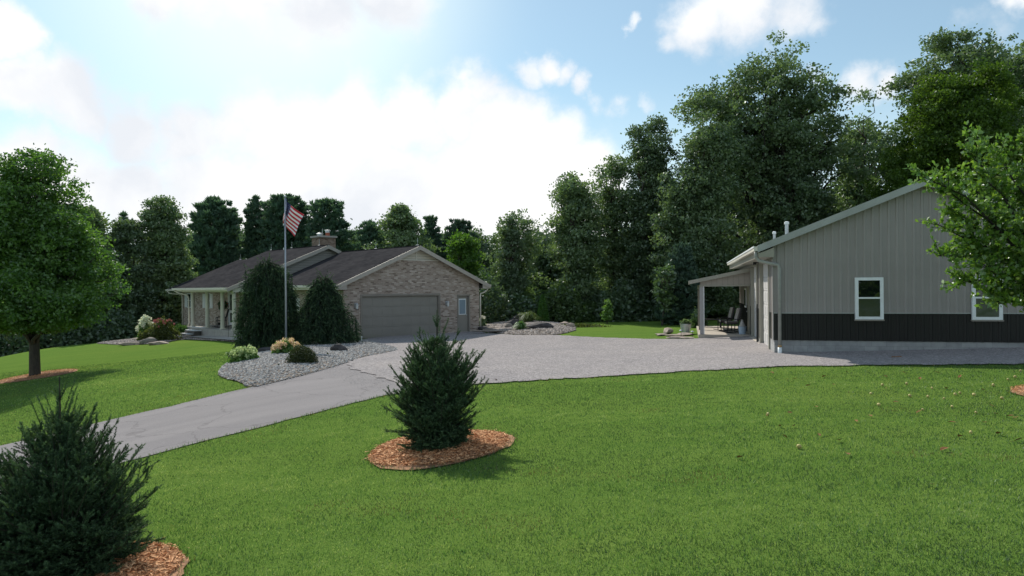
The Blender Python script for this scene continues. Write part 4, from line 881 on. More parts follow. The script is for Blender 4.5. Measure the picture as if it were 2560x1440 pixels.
# ------------------------------------------------------------------ young spruces with real shoots and needles
def shoots_mesh(root, S, E, r, leaf, nl, nw, per_m, name='foliage', thick=1.0, tint0=.3):
    """S,E: shoot start/end arrays -> needles brushed forward around every shoot"""
    L = np.linalg.norm(E-S, axis=1); cnt = np.maximum(5, (L*per_m).astype(int)); idx = np.repeat(np.arange(len(S)), cnt); m = len(idx)
    t = r.uniform(0, 1.0, m); ax = unit(E-S)[idx]; P = S[idx]+(E-S)[idx]*t[:, None]; sd_ = unit(np.cross(ax, r.normal(0, 1, (m, 3))))
    d = unit(sd_*.85+ax*.75); l = (nl*r.uniform(.7, 1.15, m)*(1-.25*t))[:, None]; w = unit(np.cross(d, r.normal(0, 1, (m, 3))))*nw
    V = np.stack([P-w, P+w, P+d*l], 1).reshape(-1, 3)
    tint = np.clip(tint0-.2+.75*(r.uniform(0, 1, len(S))**1.6)[idx]+.35*t*t+r.normal(0, .08, m), 0, 1)
    return np_mesh(name, V, 3, LEAF[leaf], root, tint)
def young_spruce(name, label, P, H, prof, seed, extra=(), leaf='spruce', nl=.030, nw=.0036, per_m=420, n_br=230, leader=.45, scale=1.0):
    r = np.random.default_rng(seed); root = thing(name, label, 'spruce tree', P); zs = np.array([q[0] for q in prof]); rs = np.array([q[1] for q in prof])
    mb = MB(); mb.tube([(0, 0, -.1), (0, 0, H*.5), (0, 0, H)], [.045, .022, .005], BARK, 7, cap=False); S = []; E = []
    brs = []
    wz = np.linspace(zs[0]+.04, H-leader+.05, 120); ww = np.interp(wz, zs, rs)+.05+.35*(wz < .25); ww /= ww.sum()
    for i in range(n_br):
        zt = r.choice(wz, p=ww); a = r.uniform(0, 6.283); rho = np.interp(zt, zs, rs)*(r.uniform(.45, 1.0)**.6)*r.choice([.93, 1, 1.06]); ang = np.interp(zt/H, [0, .1, .25, .5, .75, 1], [-.10, .22, .55, .85, 1.1, 1.3])+r.normal(0, .12)
        z = max(.02, zt-rho*math.tan(min(ang, 1.25))*.85); L = math.hypot(rho, zt-z); ang = math.atan2(zt-z, rho)-.12; brs.append((z, a, ang, L))
    for z, a, ang, L in list(brs)+list(extra):
        dirv = np.array([math.cos(a)*math.cos(ang), math.sin(a)*math.cos(ang), math.sin(ang)]); b0 = np.array([0, 0, z]); n = 7; pts = [b0]
        d = dirv.copy(); p = b0
        for k in range(n):
            d = unit(d+np.array([0, 0, .06 if z > .3 else .015]))
            p = p+d*L/n; pts.append(p)
        mb.tube(pts, list(np.linspace(.009+.006*L, .003, n+1)), BARK, 4, cap=False)
        for k in range(1, n+1):
            S.append(pts[k-1]); E.append(pts[k])
            if k < 2: continue
            side = unit(np.cross(d, [0, 0, 1.])); rem = (1-k/(n+1))*L
            for sgn in (-1, 1):
                for q in range(1+(k % 2)):
                    l = (.07+.42*rem)*r.uniform(.6, 1.15); l = min(l, .24); sp = pts[k-1]+(pts[k]-pts[k-1])*r.uniform(0, 1)
                    dd = unit(d*.8+side*sgn*.62+np.array([0, 0, r.normal(.16, .2)])); e = sp+dd*l; S.append(sp); E.append(e)
                    if l > .12:
                        for _ in range(1):
                            s2 = sp+dd*l*r.uniform(.3, .8); S.append(s2); E.append(s2+unit(dd*.8+r.normal(0, .45, 3)+np.array([0, 0, .15]))*l*r.uniform(.35, .55))
    # leader with a whorl of upright shoots
    for k in range(7): a = r.uniform(0, 6.28); S.append(np.array([0, 0, H-leader*.55])); E.append(np.array([math.cos(a)*.07, math.sin(a)*.07, H-leader*.55+r.uniform(.08, .2)]))
    for k in range(10): S.append(np.array([0, 0, H-leader+leader*k/10])); E.append(np.array([0, 0, H-leader+leader*(k+1)/10]))
    for k in range(40):
        a = r.uniform(0, 6.28); l = r.uniform(.16, .42)*scale; q = r.uniform(0, .36); z = H-leader-.05-q*.9+r.uniform(-.12, .16); sp = np.array([math.cos(a)*q, math.sin(a)*q, z-q*.3]); S.append(sp); E.append(sp+np.array([math.cos(a)*l*.38, math.sin(a)*l*.38, l]))
    shoots_mesh(root, np.array(S), np.array(E), r, leaf, nl, nw, per_m)
    mb.build('trunk', root, smooth=True); return root
z0 = gz(-1.18, 11.25)
young_spruce('young_spruce', 'bushy young spruce standing alone in the middle of the front lawn', (-1.20, 11.2, z0+.02), 2.2,
    [(0, .55), (.2, .62), (.5, .67), (.8, .71), (1.1, .72), (1.3, .67), (1.45, .58), (1.6, .42), (1.75, .22), (2.2, .02)], 5,
    extra=[(.75, .15, .62, 1.10), (.72, .1, .66, 1.0), (.8, .25, .7, .95), (.35, 3.05, .35, .98), (.3, 3.2, .35, .92), (.9, 2.8, .75, .85), (1.0, .6, .8, .8), (1.2, .3, .95, .7), (1.15, 2.7, 1.0, .75), (.25, 3.3, .0, .8)], leader=.50, n_br=360, per_m=430)
z0 = gz(-4.6, 7.1)
young_spruce('young_spruce', 'large dark young spruce cut off by the lower left corner of the lawn', (-4.58, 7.1, z0+.02), 2.02,
    [(0, .80), (.25, .90), (.55, .90), (.8, .84), (1.0, .80), (1.2, .70), (1.35, .55), (1.55, .30), (2.0, .02)], 9,
    extra=[(.7, .0, .85, .95), (.8, .2, .9, .85), (.75, -.2, .8, .9), (.5, .1, .6, 1.05), (.5, -.3, .55, 1.0), (1.0, 2.8, .9, .6), (1.05, .3, 1.0, .7)], leader=.44, nl=.026, nw=.0030, per_m=640, n_br=380)

# weeping spruces by the house
def weeping(name, label, D, bpx, prof, ytop, seed, n_br=300):
    r = np.random.default_rng(seed); bx = at(bpx, 720, D)[0]; bz = gz(bx, D)+.05; root = thing(name, label, 'spruce tree', (bx, D, bz)); rows = []
    for (y, l, rt) in prof:
        pl, pr = at(l, y, D), at(rt, y, D); rows.append((pl[2]-bz, (pl[0]+pr[0])/2-bx, max(.05, (pr[0]-pl[0])/2)))
    rows.sort(); zs = np.array([q[0] for q in rows]); cx = np.array([q[1] for q in rows]); rad = np.array([q[2] for q in rows]); H = at(bpx, ytop, D)[2]-bz
    mb = MB(); tp = [(0, 0, -.2), (cx[2]*.4, 0, H*.4), (cx[-1], 0, H*.9), (cx[-1]+.12, 0, H)]; mb.tube(tp, [.12, .08, .03, .008], BARKD, 7, cap=False); S = []; E = []
    for i in range(n_br):
        z = H*r.uniform(.05, .93); a = r.uniform(0, 6.283); Rz = np.interp(z*.92, zs, rad)*r.choice([.6, .85, 1.0, 1.06])*r.uniform(.85, 1.05); c0 = np.interp(z, zs, cx)
        s = np.array([c0*.7, 0, z]); hx = np.array([c0+math.cos(a)*Rz, math.sin(a)*Rz*.85, z+.12*Rz]); m_ = (s+hx)/2+np.array([0, 0, .10+.12*Rz]); pts = [s, m_, hx]
        hang = min(max(z*.97, .05), r.uniform(.45, 1.4)); p = hx
        for k in range(4):
            zz = p[2]-hang/4; lim = np.interp(max(zz, 0), zs, rad); rho = math.hypot(p[0]-c0, p[1]); o = 1+.05*(rho < lim*.9)
            p = np.array([c0+(p[0]-c0)*o+r.normal(0, .02), p[1]*o+r.normal(0, .02), zz]); pts.append(p)
        mb.tube(pts, [.02, .015, .01, .008, .006, .005, .004], BARKD, 4, cap=False)
        for k in range(len(pts)-1):
            S.append(pts[k]); E.append(pts[k+1])
            for q in range(3):
                sp = pts[k]+(pts[k+1]-pts[k])*r.uniform(0, 1); l = r.uniform(.15, .50); S.append(sp); E.append(sp+unit(r.normal(0, .5, 3)+np.array([math.cos(a)*.3, math.sin(a)*.3, -.8]))*l)
    for k in range(18):
        z = H*r.uniform(.80, .96); a = r.uniform(0, 6.28); l = r.uniform(.3, .95); S.append(np.array([cx[-1]+r.uniform(-.2, .2), 0, z])); E.append(np.array([cx[-1]+math.cos(a)*l*.6, math.sin(a)*l*.5, z+l*.7]))
    S.append(np.array(tp[2])); E.append(np.array(tp[3])); shoots_mesh(root, np.array(S), np.array(E), r, 'spruce', .075, .011, 80, tint0=.05); mb.build('trunk', root, smooth=True); return root
weeping('weeping_spruce', 'tall dark weeping spruce left of the flagpole hiding part of the porch', 30.4, 655, [(868, 590, 724), (840, 592, 724), (790, 600, 726), (750, 606, 735), (715, 616, 734), (695, 624, 724), (680, 632, 700), (668, 640, 690), (655, 648, 678)], 646, 3, 290)
weeping('weeping_spruce', 'spreading dark weeping spruce beside the left corner of the garage', 30.9, 805, [(862, 734, 896), (840, 736, 896), (810, 742, 890), (785, 748, 868), (765, 762, 856), (740, 774, 844), (722, 783, 834), (708, 790, 826), (695, 798, 818)], 688, 4, 290)

# ------------------------------------------------------------------ lawn maple and apple tree
tree('maple_tree', 'full round green maple standing alone on the left lawn', 'maple tree', TREE_B[1], 86,
     [(388, 60, 120), (402, 10, 160), (430, -40, 195), (480, -70, 212), (530, -90, 222), (570, -95, 240), (620, -105, 272), (680, -110, 292), (730, -110, 305), (765, -90, 300), (790, -60, 268), (815, -20, 215), (828, 20, 150)],
     'maple', 520, 165, .095, .80, .20, .3, 21, depth=.9, wild=.24, limbs=60, shell=.32, bough=8, upb=.6)
def apple_tree():
    r = np.random.default_rng(31); bx, by = 11.0, 13.3; bz = gz(bx, by); root = thing('apple_tree', 'leafy apple tree hung with small green apples at the right edge', 'apple tree', (bx, by, bz))
    mb = MB(); mb.tube([(0, 0, -.2), (.02, 0, .5), (-.05, .05, 1.1), (-.1, .05, 1.7)], [.16, .13, .12, .11], BARK, 9, cap=False); tips = []
    targets = []
    for (x, y, dd) in [(2300, 455, 0), (2262, 440, -.2), (2345, 355, .3), (2400, 420, 0), (2330, 520, .2), (2300, 560, 0), (2300, 640, .1), (2360, 600, 0), (2350, 700, .1), (2440, 560, 0), (2430, 660, -.4), (2440, 735, .1), (2480, 470, .4), (2470, 390, .2), (2520, 350, .2), (2540, 290, 0),
                       (2520, 620, -.6), (2500, 700, .3), (2540, 760, 0), (2560, 560, -.8), (2580, 420, .5), (2600, 330, 0), (2620, 500, 1), (2640, 650, .7), (2600, 740, .6), (2400, 480, 1.0), (2460, 620, 1.2), (2510, 540, 1.2), (2380, 640, .8), (2340, 440, .9), (2540, 700, 1.0), (2480, 760, -.2),(2420,350,.9),(2500,430,1.3)]:
        p = at(x+(42 if x < 2380 else 28), y, by+dd)-np.array([bx, by, bz]); targets.append(p)
    for k in range(30):
        a = r.uniform(-1.9, 1.9); rr = r.uniform(1.2, 3.2); targets.append(np.array([rr*math.cos(a), rr*math.sin(a), r.uniform(1.8, 4.9)-.12*rr]))
    P = []; tw = []
    for t in targets:
        s = np.array([-.1, .05, r.uniform(1.3, 1.9)]); e = np.array(t); mid = s*.5+e*.5+np.array([0, 0, .25]); pts = [s, s*.75+e*.25+np.array([0, 0, .22])+r.normal(0, .05, 3), mid+r.normal(0, .07, 3), s*.22+e*.78+np.array([0, 0, .12])+r.normal(0, .06, 3), e]
        mb.tube(pts, [.05, .038, .026, .016, .006], BARKD, 5, cap=False)
        for k in range(42):
            f = r.uniform(.34, 1)**.8; q = np.clip(f*4, 0, 3.999); i = int(q); b = pts[i]+(pts[i+1]-pts[i])*(q-i); d = unit(r.normal(0, 1, 3)*np.array([1, 1, .7])+np.array([0, 0, .35])+unit(e-s)*.5); l = r.uniform(.14, .48); c = b+d*l
            mb.tube([b, (b+c)/2+np.array([0, 0, .02]), c], [.007, .005, .002], BARKD, 3, cap=False); tw.append((b, c))
    B = np.array([a for a, b in tw]); C = np.array([b for a, b in tw]); n = len(B); per = 15; idx = np.repeat(np.arange(n), per); m = len(idx); t = r.uniform(.15, 1.05, m)[:, None]; pos = B[idx]+(C-B)[idx]*t
    ax = unit(C-B)[idx]; d = unit(ax*.5+r.normal(0, .7, (m, 3))+np.array([0, 0, .25])); nrm = unit(np.cross(d, r.normal(0, 1, (m, 3)))+np.array([0, 0, .5])); s = unit(np.cross(d, nrm)); L = (.105*r.uniform(.6, 1.2, m))[:, None]; w = L*.29; cu = nrm*L*.12
    V = np.stack([pos, pos+d*L*.5+s*w+cu, pos+d*L, pos+d*L*.5-s*w+cu], 1).reshape(-1, 3)
    tint = np.clip(.25+.35*r.uniform(0, 1, n)[idx]+r.normal(0, .2, m), 0, 1); np_mesh('crown', V, 4, LEAF['apple'], root, tint); mb.build('trunk', root, smooth=True)
    ap = MB(); ap.lathe((0, 0, 0), [(.008, -.028), (.022, -.024), (.034, -.008), (.036, .006), (.028, .022), (.010, .026)], plain('green_apple', (.34, .40, .10), .4, .25, 8), 10); ap.tube([(0, 0, .02), (.004, 0, .05)], .002, BARKD, 4); first = ap.build('apple', root, smooth=True)
    tipsel = r.permutation([i for i in range(n) if (B[i][0] < .2)])[:60]
    for j, i in enumerate(tipsel):
        o = first if j == 0 else first.copy()
        if j: COL.objects.link(o)
        o.parent = root; o.location = tuple(C[i]+np.array([0, 0, -.06]))
    return first.data
APPLE = apple_tree()
# leaning yellow-green leaf flecks and fallen fruit on the grass
def fallen():
    r = np.random.default_rng(41); m = plain('yellow_apple', (.42, .36, .13), .45, .2, 9)
    spots = [(2275, 994), (2267, 963), (2320, 995), (2400, 986), (2435, 991), (2427, 1086), (1998, 1123), (2177, 987), (2197, 1016), (2330, 974), (2520, 952), (2206, 966), (2538, 946), (2388, 990), (2380, 1020), (2505, 1000), (2440, 1035), (2483, 967), (1920, 1040), (2307, 1028), (2552, 930), (2360, 1000)]
    mb = MB(); mb.lathe((0, 0, 0), [(.012, -.030), (.026, -.026), (.038, -.008), (.040, .008), (.030, .026), (.012, .030)], m, 10); mb.tube([(0, 0, .02), (.008, 0, .045)], .003, BARKD, 4)
    f = mb.build('fallen_apple', None, smooth=True)
    for i, (x, y) in enumerate(spots):
        p = G(x, y); o = f if i == 0 else f.copy()
        if i: COL.objects.link(o)
        s = r.uniform(.55, .9); o.scale = (s, s, s*.95); o.location = (p[0], p[1], p[2]+.03*s+.012); o.rotation_euler = (r.uniform(0, 3), r.uniform(0, 3), r.uniform(0, 6))
        tag(o, 'small yellow apple lying on the grass near the apple tree', 'apple', 'fallen apples on the lawn')
    m2 = tintmat('dry_leaf', (.20, .10, .04), (.42, .27, .12)); m3 = plain('dark_dry_leaf', (.05, .03, .02), .8)
    mb = MB(); L = .055; mb._add([(-L, 0, 0), (-.3*L, -.5*L, .012), (L*.4, -.45*L, .018), (L, 0, .01), (.3*L, .5*L, .02), (-.5*L, .45*L, .01)], [(0, 1, 2, 3), (0, 3, 4, 5)], m2)
    mb.tube([(-L, 0, 0), (-L*1.5, .01, .01)], .002, m3, 3); lf = mb.build('fallen_leaf', None)
    pts = [(1920, 920), (2047, 1093), (2118, 933), (2060, 945), (2140, 1058), (2175, 1045), (2360, 1130), (2330, 1220), (2098, 1107), (2118, 1142), (1984, 1070), (1962, 1097), (2040, 1022), (1930, 935), (2400, 945), (2440, 940), (2540, 1050), (2525, 1046), (2490, 1040), (2380, 1062), (2461, 1062), (2545, 1107), (2085, 966), (2170, 932), (2343, 935), (2215, 945), (1975, 1037), (1915, 1043), (2123, 985), (2297, 1035), (2480, 1020), (2215, 975), (2458, 979), (2366, 975), (2497, 1090), (2400, 1097), (1988, 950), (2020, 968), (2300, 950), (2260, 935), (1950, 1070), (1850, 1150), (1240, 893+60), (2240, 1010)]
    for i, (x, y) in enumerate(pts):
        p = G(x, y); o = lf if i == 0 else lf.copy()
        if i: COL.objects.link(o)
        s = r.uniform(.7, 1.3); o.scale = (s, s, s); o.location = (p[0], p[1], p[2]+.035); o.rotation_euler = (r.normal(0, .3), r.normal(0, .3), r.uniform(0, 6))
        tag(o, 'curled brown leaf lying on the front lawn grass', 'leaf', 'dry leaves on the lawn')
fallen()

# ------------------------------------------------------------------ trees and woods behind
def T(*a, **k): return tree(*a, **k)
GL, GR, GB = 'trees behind the left lawn', 'tall trees behind the barn', 'trees behind the house'
# left group
tree('deciduous_tree', 'tall leafy tree with a rounded crown left of the porch roof', 'tree', 54, 420, [(498, 375, 425), (520, 350, 448), (560, 338, 462), (600, 345, 475), (650, 335, 490), (690, 340, 505), (740, 340, 495), (800, 345, 470), (850, 350, 460)], 'mid', 240, 150, .15, .95, .2, .3, 51, GL, gap=.25)
tree('deciduous_tree', 'dense leafy tree between the maple and the tall tree left of the house', 'tree', 52, 320, [(560, 290, 345), (590, 272, 365), (640, 262, 375), (700, 255, 385), (760, 250, 390), (820, 250, 390), (860, 255, 380)], 'dark', 230, 150, .15, .95, .18, .3, 52, GL)
tree('deciduous_tree', 'leafy tree half hidden behind the right side of the maple', 'tree', 50, 225, [(515, 205, 225), (545, 190, 262), (590, 180, 275), (650, 170, 285), (720, 160, 290), (800, 160, 290)], 'mid', 160, 130, .15, .95, .18, .3, 53, GL)
conifer('pine_tree', 'slim dark pine tip rising behind the dense left trees', 'pine tree', 66, 308, 535, [(860, 270, 345), (700, 275, 340), (640, 282, 335), (590, 292, 325), (560, 299, 317), (540, 306, 311)], 'pine', 54, group='pines behind the house')
conifer('pine_tree', 'broad dark blue green pine just left of the main roof', 'pine tree', 66, 536, 500, [(760, 475, 610), (700, 470, 610), (640, 474, 604), (590, 474, 600), (555, 478, 592), (530, 500, 572), (510, 522, 548)], 'pine', 55, group='pines behind the house', whorl=.36, dens=2.0, k=8, tuft=.48, tw=.06)
conifer('pine_tree', 'narrow pine with sky showing through left of the flag', 'pine tree', 68, 640, 494, [(720, 600, 690), (640, 600, 684), (590, 603, 676), (550, 610, 668), (520, 624, 655), (500, 635, 645)], 'pine', 56, group='pines behind the house', dens=1.5, k=8)
conifer('pine_tree', 'round topped pine directly behind the flag', 'pine tree', 67, 712, 495, [(660, 660, 770), (610, 656, 775), (570, 655, 772), (540, 662, 765), (515, 676, 748), (500, 694, 728)], 'pine', 57, group='pines behind the house', dens=2.0, k=9, whorl=.34, up=.45)
conifer('pine_tree', 'open round pine with bare limbs behind the chimney', 'pine tree', 66, 822, 502, [(660, 775, 880), (625, 772, 886), (590, 770, 880), (560, 768, 870), (530, 775, 858), (512, 795, 840)], 'pine', 58, group='pines behind the house', dens=1.5, k=9, whorl=.42, up=.5)
conifer('pine_tree', 'small pine peeking above the garage ridge near the chimney', 'pine tree', 64, 925, 556, [(660, 885, 965), (620, 892, 960), (590, 898, 950), (570, 910, 940)], 'pine', 59, group='pines behind the house', dens=1.6)
tree('deciduous_tree', 'broad leafy tree behind the middle of the garage ridge', 'tree', 62, 985, [(522, 985, 1012), (540, 965, 1040), (570, 940, 1068), (600, 915, 1085), (640, 910, 1100), (700, 905, 1110)], 'mid', 200, 140, .17, 1.1, .2, .3, 60, GB)
conifer('pine_tree', 'dark pine spire behind the garage peak', 'pine tree', 67, 1078, 548, [(680, 1040, 1115), (620, 1048, 1108), (590, 1056, 1098), (565, 1066, 1088)], 'pine', 61, group='pines behind the house', dens=1.8)
conifer('pine_tree', 'pale feathery pine right of the garage peak', 'pine tree', 66, 1150, 556, [(700, 1105, 1205), (640, 1105, 1200), (600, 1112, 1188), (575, 1128, 1172)], 'blue', 62, group='pines behind the house', dens=1.6)
tree('deciduous_tree', 'bright yellow green tree rising beside the garage rake', 'tree', 54, 1150, [(590, 1135, 1175), (610, 1112, 1200), (650, 1105, 1212), (700, 1110, 1225), (760, 1120, 1235)], 'bright', 150, 150, .14, .9, .16, .3, 63, GB)
tree('deciduous_tree', 'slender airy tree with light showing through right of the garage', 'tree', 52, 1290, [(530, 1275, 1320), (550, 1250, 1340), (590, 1225, 1355), (640, 1218, 1365), (700, 1215, 1368), (760, 1215, 1368), (805, 1230, 1350)], 'mid', 170, 105, .13, .8, .16, .3, 64, GB, gap=.5, wild=.4)
tree('deciduous_tree', 'dark ivy clad tree close behind the right garage corner', 'tree', 50, 1275, [(552, 1262, 1290), (600, 1245, 1305), (660, 1240, 1310), (720, 1225, 1315), (790, 1215, 1320)], 'dark', 110, 150, .13, .75, .16, .3, 65, GB)
# gap trees right of the garage
tree('deciduous_tree', 'tall grey green tree at the left end of the woods by the back lawn', 'tree', 50, 1440, [(428, 1420, 1450), (445, 1385, 1480), (480, 1370, 1500), (540, 1364, 1515), (600, 1362, 1520), (660, 1370, 1520), (720, 1375, 1520), (790, 1380, 1520)], 'mid', 260, 130, .14, .95, .2, .3, 66, GR, gap=.3, wild=.4)
tree('deciduous_tree', 'tall airy tree leaning up behind the back lawn', 'tree', 52, 1530, [(375, 1535, 1556), (395, 1500, 1570), (430, 1485, 1580), (480, 1480, 1600), (560, 1480, 1605), (650, 1490, 1605), (760, 1490, 1605)], 'mid', 200, 110, .14, .9, .18, .3, 67, GR, gap=.4, wild=.45)
tree('deciduous_tree', 'dark narrow tree left of the great oak', 'tree', 50, 1620, [(300, 1625, 1660), (318, 1575, 1690), (350, 1560, 1700), (400, 1565, 1700), (470, 1560, 1700), (560, 1550, 1700), (650, 1550, 1700), (780, 1550, 1700)], 'dark', 300, 140, .14, .95, .22, .3, 68, GR, wild=.3)
tree('oak_tree', 'great spreading oak, the tallest tree, behind the barn porch', 'oak tree', 50, 1920, [(98, 1890, 1990), (115, 1860, 2020), (150, 1780, 2055), (190, 1745, 2090), (230, 1700, 2110), (270, 1672, 2130), (330, 1675, 2150), (400, 1680, 2165), (470, 1690, 2160), (540, 1700, 2150), (620, 1720, 2130)], 'oak', 540, 130, .155, 1.15, .42, .35, 69, GR, depth=.75, gap=.5, wild=.5, limbs=110, bark=BARKD, shell=.55)
tree('oak_tree', 'thin airy oak with open crown at the right of the great oak', 'oak tree', 54, 2150, [(205, 2165, 2190), (240, 2130, 2200), (300, 2110, 2205), (380, 2100, 2215), (460, 2090, 2200), (560, 2090, 2190)], 'mid', 120, 75, .15, .85, .16, .3, 70, GR, gap=.5, wild=.6, limbs=60)
tree('deciduous_tree', 'leafy lower tree in front of the oak above the porch roof', 'tree', 46, 1760, [(285, 1740, 1790), (320, 1715, 1840), (380, 1680, 1850), (450, 1640, 1860), (530, 1620, 1860), (620, 1625, 1860), (700, 1640, 1850), (780, 1650, 1840)], 'oak', 400, 150, .135, .95, .22, .3, 71, GR, wild=.35)
tree('deciduous_tree', 'dark tree filling behind the barn eave and vent pipes', 'tree', 48, 1980, [(400, 1940, 2040), (460, 1880, 2090), (530, 1850, 2120), (620, 1840, 2150), (720, 1840, 2160)], 'dark', 260, 130, .15, 1.0, .25, .3, 72, GR, gap=.2, limbs=70)
tree('deciduous_tree', 'dark tree behind the barn roof below the airy oak', 'tree', 47, 2180, [(520, 2160, 2200), (550, 2110, 2250), (610, 2090, 2290), (700, 2090, 2300)], 'dark', 150, 130, .15, 1.0, .2, .3, 73, GR)
tree('maple_tree', 'dense dome shaped yellow green maple behind the barn peak', 'maple tree', 43, 2400, [(150, 2370, 2430), (175, 2320, 2490), (215, 2270, 2545), (280, 2235, 2590), (350, 2215, 2620), (420, 2185, 2650), (500, 2165, 2660), (600, 2160, 2660)], 'yellowgreen', 620, 190, .115, .85, .35, .3, 74, GR, wild=.22, shell=.35)
tree('oak_tree', 'tall ragged oak rising behind the dome shaped maple', 'oak tree', 55, 2420, [(72, 2335, 2360), (95, 2300, 2410), (125, 2285, 2560), (165, 2245, 2620), (220, 2215, 2660), (300, 2215, 2680), (400, 2230, 2680)], 'oak', 330, 130, .17, 1.15, .35, .35, 75, GR, gap=.25, wild=.5)
tree('oak_tree', 'oak at the far right edge above the apple tree', 'oak tree', 48, 2620, [(105, 2540, 2640), (150, 2500, 2700), (230, 2530, 2740), (400, 2540, 2780)], 'mid', 220, 130, .15, 1.0, .3, .3, 76, GR)
conifer('spruce_tree', 'blue green spruce beside the porch of the barn', 'spruce tree', 42, 1705, 612, [(812, 1640, 1762), (780, 1645, 1762), (740, 1652, 1755), (700, 1662, 1745), (660, 1676, 1732), (630, 1692, 1718)], 'blue', 77, whorl=.2, tuft=.28, tw=.055, dens=3.4, k=9, up=.1)
tree('magnolia_tree', 'pale large leaved small tree left of the blue green spruce', 'magnolia tree', 41, 1655, [(640, 1665, 1685), (670, 1652, 1690), (700, 1630, 1685), (740, 1635, 1688), (785, 1640, 1690)], 'magn', 34, 50, .15, .5, .06, .3, 78, None, gap=.3)
# understory
und = [(1215, 705, 60, 'dark'), (1300, 748, 50, 'magn'), (1235, 770, 40, 'dark'), (1400, 725, 60, 'hydr2'), (1460, 765, 55, 'hydr2'), (1385, 775, 40, 'hydr2'), (1560, 720, 60, 'dark'), (1590, 765, 45, 'dark'), (1500, 740, 45, 'dark'), (1640, 780, 40, 'dark'), (1690, 770, 45, 'dark'), (1760, 760, 60, 'dark'), (1840, 740, 60, 'dark')]  # large-leaf colour on the second bush stands in for sunlit highlights
for i, (x, y, w, lf) in enumerate(und):
    D = 47+(i % 3); b = at(x, 800, D); p = at(x, y, D); g = gz(b[0], D); h = max(1.2, p[2]-g)
    shrub('understory_bush', ['dark bush hard against the right garage wall end', 'leafy bush right of the garage with sunlit paleness in its leaf colour', 'low dark bush behind the rock bed', 'tall green bush left of the cone shaped thuja', 'olive bush behind the cone shaped thuja', 'green bush just behind the cone shaped thuja', 'dark tall bush behind the back lawn left of the sapling', 'dark low bush behind the sapling', 'dark bush right of the olive bush', 'low dark bush left of the magnolia', 'dark bush behind the blue green spruce', 'tall dark bush behind the porch', 'dark bush seen through the porch opening'][i], 'bush', (b[0], D, g), w*D/FPX*1.25, 1.5, h*1.15, lf, 2600, .12, 200+i, 'bushes along the wood edge')
for i, (x, ytop, w, D, lf) in enumerate([(30, 790, 90, 46, 'dark'), (130, 800, 80, 47, 'dark'), (215, 780, 80, 48, 'dark'), (300, 790, 70, 49, 'dark'), (380, 775, 60, 52, 'dark'), (-60, 760, 90, 46, 'dark'), (440, 790, 40, 54, 'dark')]):
    b = at(x, 850, D); g = gz(b[0], D); h = at(x, ytop, D)[2]-g
    shrub('understory_bush', ['dark bush below the left edge of the maple', 'dark bush behind the maple trunk', 'dark bush right of the maple trunk', 'dark bush behind the left flower bed end', 'dark bush behind the white hydrangea', 'dark bush at the far left edge behind the lawn crest', 'dark bush beside the far left house corner'][i], 'bush', (b[0], D, g), w*D/FPX*1.2, 1.8, max(1.5, h)*1.1, lf, 4200, .13, 230+i, 'bushes below the left lawn crest')
# wood mass that closes the far side
def woods():
    r = np.random.default_rng(90); P = []
    def band(x0, x1, y0, y1, D, n, jag_):
        x = r.uniform(x0, x1, n); top = y0+jag_*np.sin(x*.031)+jag_*.6*np.sin(x*.083+1)+r.normal(0, 4, n); y = r.uniform(0, 1, n)*(y1-top)+top; d = D+r.uniform(-3, 3, n)
        for a, b, c in zip(x, y, d): P.append(at(a, b, c))
    band(-500, 600, 640, 900, 72, 9000, 16); band(430, 900, 578, 760, 76, 7500, 15); band(880, 1240, 596, 800, 74, 7500, 13); band(1200, 1400, 690, 830, 66, 5500, 10); band(1330, 1760, 600, 830, 64, 10000, 14); band(1660, 2160, 460, 800, 66, 14000, 22); band(2100, 3000, 330, 700, 66, 12000, 25)
    P = np.array(P); g = GZ(P[:, 0], P[:, 1]); P = P[P[:, 2] > g]
    # each sample is a small clump of leaves
    idx = np.repeat(np.arange(len(P)), 5); Q = P[idx]+r.normal(0, .38, (len(idx), 3)); tag(np_mesh('far_woods', leaf_quads(Q, .20, r), 4, LEAF['dark'], None, np.clip(r.uniform(0, .8, len(P))[idx]+r.normal(0, .1, len(idx)), 0, 1)), 'dense dark wood that closes off the view behind the nearer trees', 'woods', kind='stuff')
woods()

# ------------------------------------------------------------------ planting and small things round the house and barn
def Z(p, dz=0): return (float(p[0]), float(p[1]), float(p[2])+dz)
DARKROCK = plain('dark_rock', (.055, .052, .055), .9, .45, 3, bmp=.03); GREYROCK = plain('grey_rock', (.20, .185, .165), .9, .3, 3, bmp=.03); TANROCK = plain('tan_rock', (.33, .27, .23), .9, .25, 4, bmp=.02)
FLAG1 = plain('flagstone', (.26, .22, .19), .9, .3, 4, bmp=.02)
def blossoms(root, n, rx, ry, h0, h1, size, ca, cb, seed, part='blossom', top=True):
    r = np.random.default_rng(seed); m = leafmat(part+str(seed), ca, cb, .3, .02, (1.1, 1.1, 1.0)); C = []
    for k in range(n):
        a = r.uniform(0, 6.28); q = r.uniform(0, 1)**.5; z = h0+(h1-h0)*r.uniform(0, 1) if not top else h0+(h1-h0)*math.sqrt(max(0, 1-q*q))*r.uniform(.75, 1.05)
        c = np.array([rx*q*math.cos(a), ry*q*math.sin(a), z]); k2 = 26; C.append(c+unit(r.normal(0, 1, (k2, 3)))*size*r.uniform(.5, 1, (k2, 1))*np.array([1, 1, 1.35]))
    C = np.concatenate(C); o = np_mesh(part, leaf_quads(C, size*.42, r, .4, .8), 4, m, root, r.uniform(0, 1, len(C))); return o
